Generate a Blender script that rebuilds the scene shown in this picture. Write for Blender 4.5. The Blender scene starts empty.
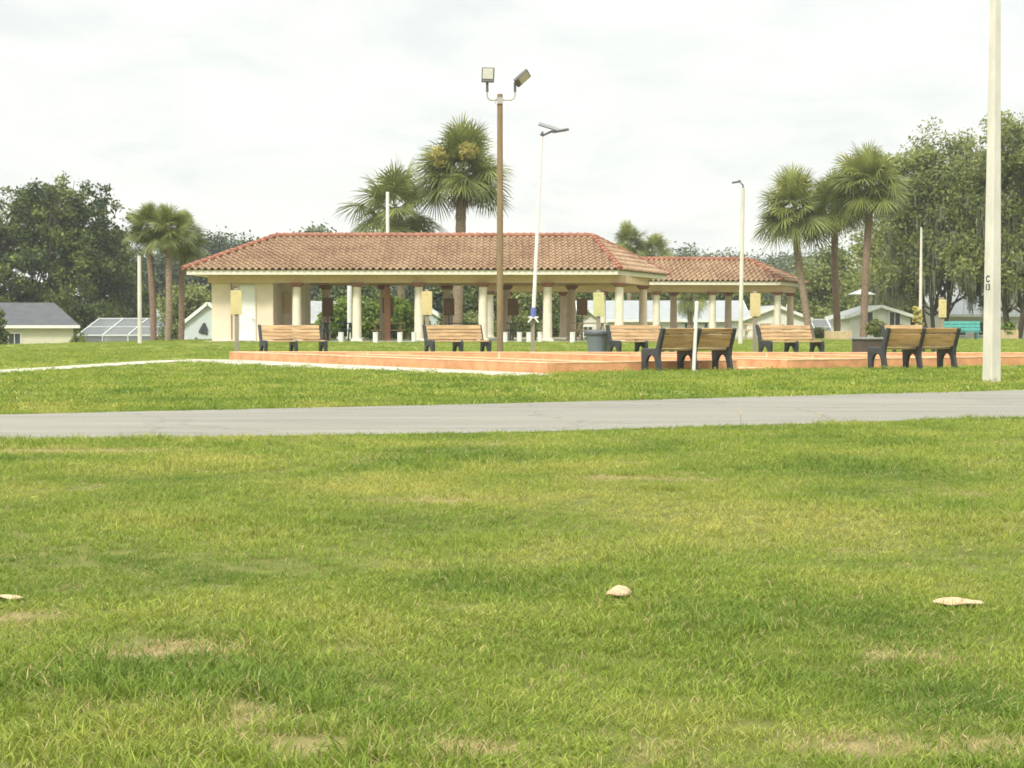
import bpy, math, random
import numpy as np
from mathutils import Vector, Matrix, noise as mnoise

sc = bpy.context.scene
COL = sc.collection
R = math.radians
F, HOR, EYE = 1700.0, 323.0, 0.88

def PX(px, d): return (px - 512.0) / F * d          # sideways metres of a picture column at distance d
def PZ(py, d): return EYE + (HOR - py) / F * d      # height of a picture row at distance d

# ------------------------------------------------------------------ terrain
def smooth(a, b, x):
    t = min(1.0, max(0.0, (x - a) / (b - a)))
    return t * t * (3 - 2 * t)

def gz(x, y):
    crest = 66 + (100 - 66) * smooth(-24, -16.6, x) + 6 * smooth(6, 20, x)
    t = max(0.0, y - crest)
    drop = 0.048 * t * t / (t + 6) if t > 0 else 0.0
    z = -min(drop, 2.3)
    if y < 12.2:
        k = 1 - smooth(9.5, 12.2, y)
        z += k * 0.028 * mnoise.noise(Vector((x * .8, y * .8, 3.1)))
    return z

# ------------------------------------------------------------------ materials
def new_mat(name):
    m = bpy.data.materials.new(name); m.use_nodes = True
    nt = m.node_tree; nt.nodes.clear()
    out = nt.nodes.new('ShaderNodeOutputMaterial')
    return m, nt, out

def mat(name, col, rough=0.7, var=0.12, scale=3.0, bump=0.0, bscale=40.0, col2=None, metal=0.0, stretch=(1, 1, 1), spec=0.4, own=False):
    m, nt, out = new_mat(name); N = nt.nodes.new; L = nt.links.new
    b = N('ShaderNodeBsdfPrincipled'); L(b.outputs[0], out.inputs[0])
    b.inputs['Roughness'].default_value = rough; b.inputs['Metallic'].default_value = metal
    b.inputs['Specular IOR Level'].default_value = spec
    tc = N('ShaderNodeTexCoord'); mp = N('ShaderNodeMapping'); L(tc.outputs['Object'], mp.inputs[0])
    mp.inputs['Scale'].default_value = stretch
    if own:
        oi = N('ShaderNodeObjectInfo'); om = N('ShaderNodeMath'); om.operation = 'MULTIPLY'; L(oi.outputs['Random'], om.inputs[0]); om.inputs[1].default_value = 37; L(om.outputs[0], mp.inputs['Location'])
    n1 = N('ShaderNodeTexNoise'); n1.inputs['Scale'].default_value = scale; n1.inputs['Detail'].default_value = 6; n1.inputs['Roughness'].default_value = .65
    L(mp.outputs[0], n1.inputs['Vector'])
    cr = N('ShaderNodeValToRGB'); L(n1.outputs['Fac'], cr.inputs[0])
    c2 = col2 or tuple(c * (1 - 2.2 * var) for c in col)
    c1 = col if col2 else tuple(min(.9, c * (1 + var)) for c in col)
    cr.color_ramp.elements[0].position = .32; cr.color_ramp.elements[1].position = .68
    cr.color_ramp.elements[0].color = (*c2, 1); cr.color_ramp.elements[1].color = (*c1, 1)
    L(cr.outputs[0], b.inputs['Base Color'])
    if bump:
        n2 = N('ShaderNodeTexNoise'); n2.inputs['Scale'].default_value = bscale; n2.inputs['Detail'].default_value = 4
        L(mp.outputs[0], n2.inputs['Vector'])
        bp = N('ShaderNodeBump'); bp.inputs['Strength'].default_value = bump; bp.inputs['Distance'].default_value = .02
        L(n2.outputs['Fac'], bp.inputs['Height']); L(bp.outputs[0], b.inputs['Normal'])
    return m

def leaf_mat(name, dark, light, transl=0.25, rough=.5, spec=.25, dead=None):
    m, nt, out = new_mat(name); N = nt.nodes.new; L = nt.links.new
    at = N('ShaderNodeAttribute'); at.attribute_name = 'tint'
    gi = N('ShaderNodeNewGeometry')
    ma = N('ShaderNodeMath'); ma.operation = 'MULTIPLY_ADD'; L(gi.outputs['Random Per Island'], ma.inputs[0])
    ma.inputs[1].default_value = .5; ma.inputs[2].default_value = -.25
    ad = N('ShaderNodeMath'); ad.operation = 'ADD'; ad.use_clamp = True; L(ma.outputs[0], ad.inputs[0]); L(at.outputs['Fac'], ad.inputs[1])
    cr = N('ShaderNodeValToRGB'); L(ad.outputs[0], cr.inputs[0])
    cr.color_ramp.elements[0].color = (*dark, 1); cr.color_ramp.elements[1].color = (*light, 1)
    cr.color_ramp.elements[0].position = .05; cr.color_ramp.elements[1].position = .95
    b = N('ShaderNodeBsdfPrincipled'); b.inputs['Roughness'].default_value = rough; b.inputs['Specular IOR Level'].default_value = spec
    L(cr.outputs[0], b.inputs['Base Color'])
    t = N('ShaderNodeBsdfTranslucent'); L(cr.outputs[0], t.inputs[0])
    mx = N('ShaderNodeMixShader'); mx.inputs[0].default_value = transl
    L(b.outputs[0], mx.inputs[1]); L(t.outputs[0], mx.inputs[2]); L(mx.outputs[0], out.inputs[0])
    return m

def emission_sky():
    w = bpy.data.worlds.new("World"); sc.world = w; w.use_nodes = True
    nt = w.node_tree; nt.nodes.clear(); N = nt.nodes.new; L = nt.links.new
    out = N('ShaderNodeOutputWorld')
    sky = N('ShaderNodeTexSky'); sky.sky_type = 'NISHITA'; sky.sun_disc = False
    sky.sun_elevation = R(SUN_EL); sky.sun_rotation = R(SUN_ROT); sky.dust_density = 4.0; sky.air_density = 1.0
    b1 = N('ShaderNodeBackground'); L(sky.outputs[0], b1.inputs[0]); b1.inputs[1].default_value = .1
    # overcast deck: soft cloud sheet over the sky, brighter towards the zenith as real overcast is
    tc = N('ShaderNodeTexCoord'); sp = N('ShaderNodeSeparateXYZ'); L(tc.outputs['Generated'], sp.inputs[0])
    den = N('ShaderNodeMath'); den.operation = 'ADD'; L(sp.outputs[2], den.inputs[0]); den.inputs[1].default_value = .24
    dmx = N('ShaderNodeMath'); dmx.operation = 'MAXIMUM'; L(den.outputs[0], dmx.inputs[0]); dmx.inputs[1].default_value = .05
    dx = N('ShaderNodeMath'); dx.operation = 'DIVIDE'; L(sp.outputs[0], dx.inputs[0]); L(dmx.outputs[0], dx.inputs[1])
    dy = N('ShaderNodeMath'); dy.operation = 'DIVIDE'; L(sp.outputs[1], dy.inputs[0]); L(dmx.outputs[0], dy.inputs[1])
    cb = N('ShaderNodeCombineXYZ'); L(dx.outputs[0], cb.inputs[0]); L(dy.outputs[0], cb.inputs[1])
    n1 = N('ShaderNodeTexNoise'); n1.inputs['Scale'].default_value = 3.6; n1.inputs['Detail'].default_value = 8; n1.inputs['Roughness'].default_value = .58
    n1.inputs['Distortion'].default_value = .4
    L(cb.outputs[0], n1.inputs['Vector'])
    cr = N('ShaderNodeValToRGB'); L(n1.outputs['Fac'], cr.inputs[0])
    e = cr.color_ramp.elements
    e[0].position = .34; e[0].color = (.86, .89, .865, 1)
    e[1].position = .68; e[1].color = (1.08, 1.06, .97, 1)
    k = cr.color_ramp.elements.new(.5); k.color = (.955, .97, .925, 1)
    br = N('ShaderNodeMapRange'); L(sp.outputs[2], br.inputs[0])
    br.inputs[1].default_value = .24; br.inputs[2].default_value = .95; br.inputs[3].default_value = .447; br.inputs[4].default_value = 1.5
    b2 = N('ShaderNodeBackground'); L(cr.outputs[0], b2.inputs[0]); L(br.outputs[0], b2.inputs[1])
    mx = N('ShaderNodeMixShader'); mx.inputs[0].default_value = .93
    L(b1.outputs[0], mx.inputs[1]); L(b2.outputs[0], mx.inputs[2]); L(mx.outputs[0], out.inputs[0])

SUN_EL, SUN_AZ_FROM = 44.0, (-0.52, -0.85)    # where the sun stands, seen on the ground plan
SUN_ROT = math.degrees(math.atan2(SUN_AZ_FROM[0], SUN_AZ_FROM[1]))
emission_sky()

# ------------------------------------------------------------------ object helpers
class MB:
    def __init__(self): self.v = []; self.f = []
    def add(self, vs, fs):
        o = len(self.v); self.v += [tuple(p) for p in vs]; self.f += [tuple(i + o for i in q) for q in fs]
    def box(self, c, s, rz=0.0, rx=0.0, ry=0.0):
        M = Matrix.Translation(c) @ Matrix.Rotation(rz, 4, 'Z') @ Matrix.Rotation(ry, 4, 'Y') @ Matrix.Rotation(rx, 4, 'X')
        x, y, z = s[0] / 2, s[1] / 2, s[2] / 2
        vs = [M @ Vector(p) for p in ((-x,-y,-z),(x,-y,-z),(x,y,-z),(-x,y,-z),(-x,-y,z),(x,-y,z),(x,y,z),(-x,y,z))]
        self.add(vs, ((0,3,2,1),(4,5,6,7),(0,1,5,4),(1,2,6,5),(2,3,7,6),(3,0,4,7)))
    def obox(self, c, s, a, n):              # a box given by its long axis and its face normal
        a = Vector(a).normalized(); n = Vector(n); n = (n - a*n.dot(a)).normalized(); w = n.cross(a); c = Vector(c)
        vs = [c + a*(s[0]/2*i) + w*(s[1]/2*j) + n*(s[2]/2*k) for i, j, k in ((-1,-1,-1),(1,-1,-1),(1,1,-1),(-1,1,-1),(-1,-1,1),(1,-1,1),(1,1,1),(-1,1,1))]
        self.add(vs, ((0,3,2,1),(4,5,6,7),(0,1,5,4),(1,2,6,5),(2,3,7,6),(3,0,4,7)))
    def bar(self, a, b, w, h=None):
        a, b = Vector(a), Vector(b); h = h or w; d = (b - a); l = d.length; d.normalize()
        up = Vector((0,0,1)) if abs(d.z) < .95 else Vector((0,1,0))
        s = d.cross(up).normalized(); u = s.cross(d).normalized()
        vs = []
        for p in (a, b):
            for i, j in ((-1,-1),(1,-1),(1,1),(-1,1)): vs.append(p + s * (w/2*i) + u * (h/2*j))
        self.add(vs, ((0,1,2,3),(7,6,5,4),(0,4,5,1),(1,5,6,2),(2,6,7,3),(3,7,4,0)))
    def tube(self, pts, rad, n=10, cap=True):
        pts = [Vector(p) for p in pts]; vs = []; fs = []
        prev = None
        for i, p in enumerate(pts):
            d = (pts[min(i+1, len(pts)-1)] - pts[max(i-1, 0)]).normalized()
            if prev is None:
                s = d.cross(Vector((0,0,1)) if abs(d.z) < .9 else Vector((0,1,0))).normalized()
            else:
                s = (prev - d * prev.dot(d)).normalized()
            prev = s; u = d.cross(s)
            r = rad[i] if hasattr(rad, '__len__') else rad
            for k in range(n):
                a = 2*math.pi*k/n; vs.append(p + s*(r*math.cos(a)) + u*(r*math.sin(a)))
        for i in range(len(pts)-1):
            for k in range(n):
                k2 = (k+1) % n; fs.append((i*n+k, i*n+k2, (i+1)*n+k2, (i+1)*n+k))
        if cap:
            fs.append(tuple(reversed(range(n)))); fs.append(tuple(range((len(pts)-1)*n, len(pts)*n)))
        self.add(vs, fs)
    def lathe(self, prof, n=20, c=(0,0,0)):
        vs = []; fs = []
        for r, z in prof:
            for k in range(n):
                a = 2*math.pi*k/n; vs.append((c[0]+r*math.cos(a), c[1]+r*math.sin(a), c[2]+z))
        for i in range(len(prof)-1):
            for k in range(n):
                k2 = (k+1) % n; fs.append((i*n+k, i*n+k2, (i+1)*n+k2, (i+1)*n+k))
        fs.append(tuple(reversed(range(n)))); fs.append(tuple(range((len(prof)-1)*n, len(prof)*n)))
        self.add(vs, fs)
    def prism(self, poly, z0, z1):
        n = len(poly); z0f = z0 if callable(z0) else (lambda x, y: z0)
        vs = [(x, y, z0f(x, y)) for x, y in poly] + [(x, y, z1) for x, y in poly]
        fs = [tuple(reversed(range(n))), tuple(range(n, 2*n))] + [(i, (i+1) % n, n+(i+1) % n, n+i) for i in range(n)]
        self.add(vs, fs)
    def side(self, prof, x0, x1):                # profile in (y,z) pulled along x
        n = len(prof)
        vs = [(x0, y, z) for y, z in prof] + [(x1, y, z) for y, z in prof]
        fs = [tuple(range(n)), tuple(reversed(range(n, 2*n)))] + [((i+1) % n, i, n+i, n+(i+1) % n) for i in range(n)]
        self.add(vs, fs)
    def build(self, name, m, parent=None, smooth=False, bevel=0.0):
        me = bpy.data.meshes.new(name); me.from_pydata(self.v, [], self.f); me.update()
        if m: me.materials.append(m)
        if smooth:
            for p in me.polygons: p.use_smooth = True
        o = bpy.data.objects.new(name, me); COL.objects.link(o)
        if parent: o.parent = parent
        if bevel:
            b = o.modifiers.new('bevel', 'BEVEL'); b.width = bevel; b.segments = 2; b.limit_method = 'ANGLE'; b.angle_limit = R(40)
        if smooth:
            try: me.set_sharp_from_angle(angle=R(40))
            except Exception: pass
        return o

def tag(o, label=None, cat=None, group=None, kind=None):
    if label: o['label'] = label
    if cat: o['category'] = cat
    if group: o['group'] = group
    if kind: o['kind'] = kind
    return o

def thing(name, loc, label, cat, group=None, rz=0.0):
    o = bpy.data.objects.new(name, None); COL.objects.link(o); o.empty_display_size = .2
    o.location = loc; o.rotation_euler = (0, 0, rz)
    return tag(o, label, cat, group)

def copy_tree(o, parent=None):
    c = o.copy(); COL.objects.link(c); c.parent = parent
    for ch in list(o.children): copy_tree(ch, c)
    return c

def np_mesh(name, verts, quads, m, parent=None, tint=None):
    me = bpy.data.meshes.new(name)
    nv, nf = len(verts), len(quads)
    k = quads.shape[1]
    me.vertices.add(nv); me.vertices.foreach_set('co', verts.astype(np.float32).ravel())
    me.loops.add(nf*k); me.loops.foreach_set('vertex_index', quads.astype(np.int32).ravel())
    me.polygons.add(nf); me.polygons.foreach_set('loop_start', np.arange(0, nf*k, k, dtype=np.int32))
    me.polygons.foreach_set('loop_total', np.full(nf, k, dtype=np.int32))
    me.update(calc_edges=True)
    if tint is not None:
        a = me.attributes.new('tint', 'FLOAT', 'FACE'); a.data.foreach_set('value', tint.astype(np.float32))
    if m: me.materials.append(m)
    o = bpy.data.objects.new(name, me); COL.objects.link(o)
    if parent: o.parent = parent
    return o

# ------------------------------------------------------------------ palette
M = {}
M['cream'] = mat('cream_stucco', (.68, .585, .45), .85, .06, .9, .25, 60)
M['fascia'] = mat('cream_paint', (.66, .625, .52), .6, .05, 2)
M['beam'] = mat('shaded_cream_stucco', (.60, .445, .285), .85, .05, 1.5, .2, 50)  # cream stucco with the shade below the eave put into its colour
M['soffit'] = mat('soffit_paint', (.58, .50, .36), .8, .05, 2)
M['column'] = mat('column_stucco', (.68, .62, .50), .8, .06, 2, .15, 60)
M['column_shaded'] = mat('shaded_column_stucco', (.62, .50, .38), .8, .06, 2, .15, 60)  # column stucco for the back row, roof shade darkened into the colour
M['capital'] = mat('terracotta_paint', (.26, .12, .07), .75, .12, 5)
M['brownpaint'] = mat('rust_brown_paint', (.33, .17, .09), .75, .1, 4)
M['door'] = mat('white_door_paint', (.72, .73, .70), .5, .04, 2)
M['metal'] = mat('grey_metal', (.35, .36, .36), .45, .1, 6, metal=.6)
M['darkmetal'] = mat('dark_lamp_metal', (.10, .10, .10), .5, .1, 8, metal=.2)
M['concrete_pole'] = mat('pale_concrete', (.54, .52, .45), .9, .09, 3, .3, 70, stretch=(1, 1, .35))
M['white'] = mat('white_paint', (.64, .65, .61), .5, .05, 3)
M['woodpole'] = mat('weathered_pole_wood', (.21, .16, .085), .9, .15, 8, .4, 30, stretch=(6, 6, .4))
M['postwood'] = mat('grey_post_wood', (.27, .24, .18), .9, .15, 8, .4, 30, stretch=(6, 6, .5))
M['board'] = mat('yellowed_board', (.47, .41, .20), .7, .08, 2.5)
M['board_green'] = mat('greenish_board', (.42, .44, .20), .7, .08, 2.5)
M['board_brown'] = mat('dark_brown_board', (.20, .115, .06), .7, .12, 3)
M['benchwood'] = mat('bench_plank_wood', (.47, .315, .16), .7, .22, 3.5, .2, 40, stretch=(.5, 4, 4), own=True)
M['backwood'] = mat('bench_back_wood', (.42, .26, .115), .7, .22, 3.5, .2, 40, stretch=(.5, 4, 4), own=True)
M['iron'] = mat('charcoal_cast_frame', (.035, .04, .043), .5, .15, 8)
M['tablewood'] = mat('weathered_table_wood', (.50, .38, .22), .8, .15, 6, .2, 40, stretch=(.6, 5, 5))
M['greenmetal'] = mat('dark_green_metal', (.045, .10, .075), .5, .1, 6)
M['teal'] = mat('teal_plastic', (.05, .27, .235), .5, .08, 3)
M['darkteal'] = mat('dark_teal_metal', (.02, .11, .11), .5, .1, 3)
M['bin'] = mat('blue_grey_plastic', (.17, .205, .25), .5, .06, 3)
M['binrim'] = mat('dark_grey_plastic', (.07, .085, .095), .5, .06, 3)
M['darkbox'] = mat('dark_brown_planter', (.085, .065, .055), .7, .12, 4)
M['orange'] = mat('orange_painted_concrete', (.60, .295, .145), .85, .15, 2.6, .2, 50)
M['cap'] = mat('pale_peach_top', (.64, .43, .26), .85, .14, 3.0, .2, 50)  # court wall tops, paler than the orange faces
M['joint'] = mat('pale_mortar', (.68, .52, .36), .9, .05, 6)
M['walk'] = mat('pale_concrete_walk', (.38, .36, .29), .9, .06, 1.2, .2, 60)
M['slab'] = mat('grey_concrete_slab', (.42, .40, .35), .9, .08, 1, .2, 40)
M['roofdark'] = mat('dark_grey_shingle', (.075, .078, .085), .9, .12, 1.5, .3, 25)
M['rooflight'] = mat('pale_grey_shingle', (.25, .265, .255), .85, .08, 1.5, .3, 25)
M['roofblue'] = mat('blue_grey_metal_roof', (.25, .268, .272), .6, .05, 1.5)
M['hcream'] = mat('pale_cream_siding', (.55, .53, .40), .85, .04, 1.5)
M['hwhite'] = mat('white_siding', (.60, .60, .53), .8, .04, 1.5)
M['hblue'] = mat('pale_blue_siding', (.42, .465, .465), .8, .04, 1.5)
M['glass'] = mat('dark_window_glass', (.05, .06, .065), .15, .2, 2)
M['bark'] = mat('grey_brown_bark', (.13, .105, .075), .95, .2, 5, .6, 14, stretch=(3, 3, .6))
M['palmbark'] = mat('palm_trunk_bark', (.25, .19, .13), .95, .25, 5, 1.0, 9, stretch=(1, 1, 4))
M['palmbark_red'] = mat('rusty_palm_trunk_bark', (.215, .15, .105), .95, .25, 5, 1.0, 9, stretch=(1, 1, 4))
M['dryleaf'] = mat('dry_leaf', (.56, .43, .28), .8, .2, 22, .4, 60, col2=(.34, .22, .12))
M['blue'] = mat('blue_wrap', (.10, .14, .36), .6, .08, 5)
M['cagewhite'] = mat('chalky_white_metal', (.50, .52, .51), .6, .06, 3)
M['armgrey'] = mat('galvanised_pipe', (.34, .34, .31), .5, .1, 6)
M['black'] = mat('black_stencil_paint', (.02, .02, .02), .8, .05, 5)
M['lens'] = mat('lamp_lens', (.36, .37, .30), .25, .06, 6)
M['solar'] = mat('solar_panel_face', (.10, .10, .09), .3, .1, 4)
M['lbox'] = mat('tan_timber_box', (.42, .33, .19), .85, .12, 4, .2, 30)
M['canvas'] = mat('white_canvas', (.70, .72, .70), .8, .05, 2)

# insect screen of the lanais: a fine dark mesh, partly open
def screen_mat():
    m, nt, out = new_mat('insect_screen'); N = nt.nodes.new; L = nt.links.new
    d = N('ShaderNodeBsdfDiffuse'); d.inputs[0].default_value = (.17, .185, .19, 1)
    t = N('ShaderNodeBsdfTransparent'); mx = N('ShaderNodeMixShader'); mx.inputs[0].default_value = .25
    L(d.outputs[0], mx.inputs[1]); L(t.outputs[0], mx.inputs[2]); L(mx.outputs[0], out.inputs[0]); return m
M['screen'] = screen_mat()

# terracotta barrel tiles
def tile_mat(name, a, b, c):
    m, nt, out = new_mat(name); N = nt.nodes.new; L = nt.links.new
    p = N('ShaderNodeBsdfPrincipled'); L(p.outputs[0], out.inputs[0]); p.inputs['Roughness'].default_value = .8
    tc = N('ShaderNodeTexCoord')
    g = N('ShaderNodeNewGeometry')
    n1 = N('ShaderNodeTexNoise'); n1.inputs['Scale'].default_value = .7; n1.inputs['Detail'].default_value = 5; L(tc.outputs['Object'], n1.inputs['Vector'])
    n2 = N('ShaderNodeTexNoise'); n2.inputs['Scale'].default_value = 5.5; n2.inputs['Detail'].default_value = 3; L(tc.outputs['Object'], n2.inputs['Vector'])
    m1 = N('ShaderNodeMix'); m1.data_type = 'RGBA'
    r1 = N('ShaderNodeMapRange'); r1.inputs[1].default_value = .38; r1.inputs[2].default_value = .62; L(n1.outputs['Fac'], r1.inputs[0])
    L(r1.outputs[0], m1.inputs[0]); m1.inputs[6].default_value = (*a, 1); m1.inputs[7].default_value = (*b, 1)
    m2 = N('ShaderNodeMix'); m2.data_type = 'RGBA'
    r2 = N('ShaderNodeMapRange'); r2.inputs[1].default_value = .48; r2.inputs[2].default_value = .72; r2.inputs[4].default_value = .75; L(n2.outputs['Fac'], r2.inputs[0])
    L(r2.outputs[0], m2.inputs[0]); L(m1.outputs[2], m2.inputs[6]); m2.inputs[7].default_value = (*c, 1)
    L(m2.outputs[2], p.inputs['Base Color'])
    return m
M['tile'] = tile_mat('barrel_roof_tile', (.195, .108, .058), (.265, .168, .095), (.375, .29, .17))
M['ridge'] = tile_mat('red_ridge_tile', (.21, .068, .036), (.26, .092, .05), (.34, .17, .10))

M['oak'] = leaf_mat('broad_oak_leaf', (.022, .044, .008), (.165, .205, .036), .2)
M['oakpale'] = leaf_mat('olive_oak_leaf', (.085, .115, .024), (.255, .28, .082), .3)
M['farleaf'] = leaf_mat('distant_leaf', (0.055, 0.08, 0.038), (0.13, 0.17, 0.068), .2)
M['darkleaf'] = leaf_mat('dark_pine_leaf', (0.022, 0.038, 0.016), (0.075, 0.105, 0.04), .15)
M['bushleaf'] = leaf_mat('bright_shrub_leaf', (0.07, 0.115, 0.014), (0.21, 0.29, 0.04), .35)
M['moss'] = leaf_mat('spanish_moss', (0.15, 0.165, 0.1), (0.32, 0.335, 0.22), .3)
M['palm'] = leaf_mat('palm_frond_leaf', (.080, .112, .024), (.30, .32, .082), .25, .4, .45)
M['palmyel'] = leaf_mat('palm_flower_stalk', (.36, .34, .08), (.60, .52, .18), .35)
M['palmdead'] = leaf_mat('dead_palm_frond', (.14, .09, .045), (.30, .22, .11), .2)

# ------------------------------------------------------------------ ground
def road_near(x):
    return np.interp(x, [-60, -3.9, 0, 4.9, 12, 60], [-2.0, 12.85, 13.75, 16.05, 19.9, 46])
def road_far(x):
    return np.interp(x, [-60, -4.98, 0, 6.83, 14, 60], [-8.0, 16.5, 18.9, 22.7, 27.0, 54])
# the road leaves the frame left and right in plain straight runs
RN = [(-40, 4.2), (-12, 10.9), (-3.9, 12.85), (0, 13.75), (4.9, 16.05), (12, 19.9), (40, 36)]
RF = [(-40, 7.2), (-13, 14.0), (-4.98, 16.5), (0, 18.9), (6.83, 22.7), (14, 27.0), (40, 43)]
rnx, rny = zip(*RN); rfx, rfy = zip(*RF)
def on_road(x, y): return np.interp(x, rnx, rny) < y < np.interp(x, rfx, rfy)

def G(px, py):
    d = F * EYE / (py - HOR); return (PX(px, d), d)
BARE = [(*G(165, 650), .19, .17), (*G(243, 712), .10, .19), (*G(300, 745), .13, .09), (*G(450, 752), .16, .06), (*G(45, 692), .06, .05), (*G(90, 712), .07, .07),
        (*G(905, 652), .10, .10), (*G(15, 620), .12, .12), (*G(1000, 745), .12, .08), (*G(870, 745), .15, .10), (*G(60, 450), .9, .22), (*G(440, 500), .35, .16), (*G(640, 480), .4, .14)]
def wear(x, y):
    w = 0.0
    for bx, by, rx, ry in BARE:
        q = ((x-bx)/rx)**2 + ((y-by)/ry)**2
        if q < 3: w = max(w, math.exp(-q*1.1) * (.75 + .5*mnoise.noise(Vector((x*9, y*9, .7)))))
    n = mnoise.noise(Vector((x*1.7, y*1.1, 5.3))) * .6 + mnoise.noise(Vector((x*5, y*4, 9.3))) * .5
    return max(w, max(0.0, n - .36) * 1.5)

def make_ground():
    xs = [-520, -300, -180, -110, -70] + list(np.arange(-50, -7, 2.0)) + list(np.arange(-7, 7.01, .14)) + list(np.arange(8, 51, 2.0)) + [70, 110, 180, 300, 520]
    ys = [-60, -30, -12, -4, 0, 1.5] + list(np.arange(2.2, 13.01, .13)) + list(np.arange(14, 140, 2.0)) + [150, 170, 200, 260, 340, 450, 700]
    nx, ny = len(xs), len(ys)
    v = np.array([(x, y, gz(x, y)) for y in ys for x in xs])
    q = np.array([(j*nx+i, j*nx+i+1, (j+1)*nx+i+1, (j+1)*nx+i) for j in range(ny-1) for i in range(nx-1)])
    m, nt, out = new_mat('lawn_ground'); N = nt.nodes.new; L = nt.links.new
    b = N('ShaderNodeBsdfPrincipled'); b.inputs['Roughness'].default_value = .95; b.inputs['Specular IOR Level'].default_value = .1; L(b.outputs[0], out.inputs[0])
    g = N('ShaderNodeNewGeometry')
    def nz(scale, detail, stretch=(1, 1, 1)):
        mp = N('ShaderNodeMapping'); mp.inputs['Scale'].default_value = stretch; L(g.outputs['Position'], mp.inputs[0])
        n = N('ShaderNodeTexNoise'); n.inputs['Scale'].default_value = scale; n.inputs['Detail'].default_value = detail; L(mp.outputs[0], n.inputs['Vector']); return n.outputs['Fac']
    cr = N('ShaderNodeValToRGB'); L(nz(.22, 5), cr.inputs[0])
    cr.color_ramp.elements[0].position = .35; cr.color_ramp.elements[1].position = .66
    cr.color_ramp.elements[0].color = (.165, .205, .045, 1); cr.color_ramp.elements[1].color = (.245, .265, .068, 1)
    fine = N('ShaderNodeMix'); fine.data_type = 'RGBA'; fine.blend_type = 'MULTIPLY'; fine.inputs[0].default_value = 1
    cf = N('ShaderNodeValToRGB'); L(nz(6.0, 6), cf.inputs[0]); cf.color_ramp.elements[0].position = .3; cf.color_ramp.elements[1].position = .7
    cf.color_ramp.elements[0].color = (.72, .72, .7, 1); cf.color_ramp.elements[1].color = (1.1, 1.1, 1.1, 1)
    L(cr.outputs[0], fine.inputs[6]); L(cf.outputs[0], fine.inputs[7])
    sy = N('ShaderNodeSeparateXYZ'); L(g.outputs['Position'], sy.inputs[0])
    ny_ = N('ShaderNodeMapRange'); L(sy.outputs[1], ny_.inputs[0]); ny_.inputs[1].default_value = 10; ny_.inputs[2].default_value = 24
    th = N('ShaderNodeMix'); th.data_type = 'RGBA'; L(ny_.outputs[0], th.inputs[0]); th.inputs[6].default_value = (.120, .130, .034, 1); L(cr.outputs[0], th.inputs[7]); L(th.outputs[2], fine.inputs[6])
    at = N('ShaderNodeAttribute'); at.attribute_name = 'wear'
    mx = N('ShaderNodeMix'); mx.data_type = 'RGBA'; L(at.outputs['Fac'], mx.inputs[0]); L(fine.outputs[2], mx.inputs[6])
    st = N('ShaderNodeValToRGB'); L(nz(30, 5), st.inputs[0]); st.color_ramp.elements[0].color = (.16, .11, .06, 1); st.color_ramp.elements[1].color = (.38, .29, .16, 1)
    L(st.outputs[0], mx.inputs[7]); L(mx.outputs[2], b.inputs['Base Color'])
    bp = N('ShaderNodeBump'); bp.inputs['Strength'].default_value = .5; bp.inputs['Distance'].default_value = .03; L(nz(12, 5), bp.inputs['Height']); L(bp.outputs[0], b.inputs['Normal'])
    o = np_mesh('ground', v, q, m)
    a = o.data.attributes.new('wear', 'FLOAT', 'POINT')
    a.data.foreach_set('value', np.array([min(1, wear(p[0], p[1]) * 1.1) if 2 < p[1] < 13.2 and abs(p[0]) < 8 else 0.0 for p in v], dtype=np.float32))
    for p in o.data.polygons: p.use_smooth = True
    tag(o, kind='structure')
make_ground()

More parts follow.
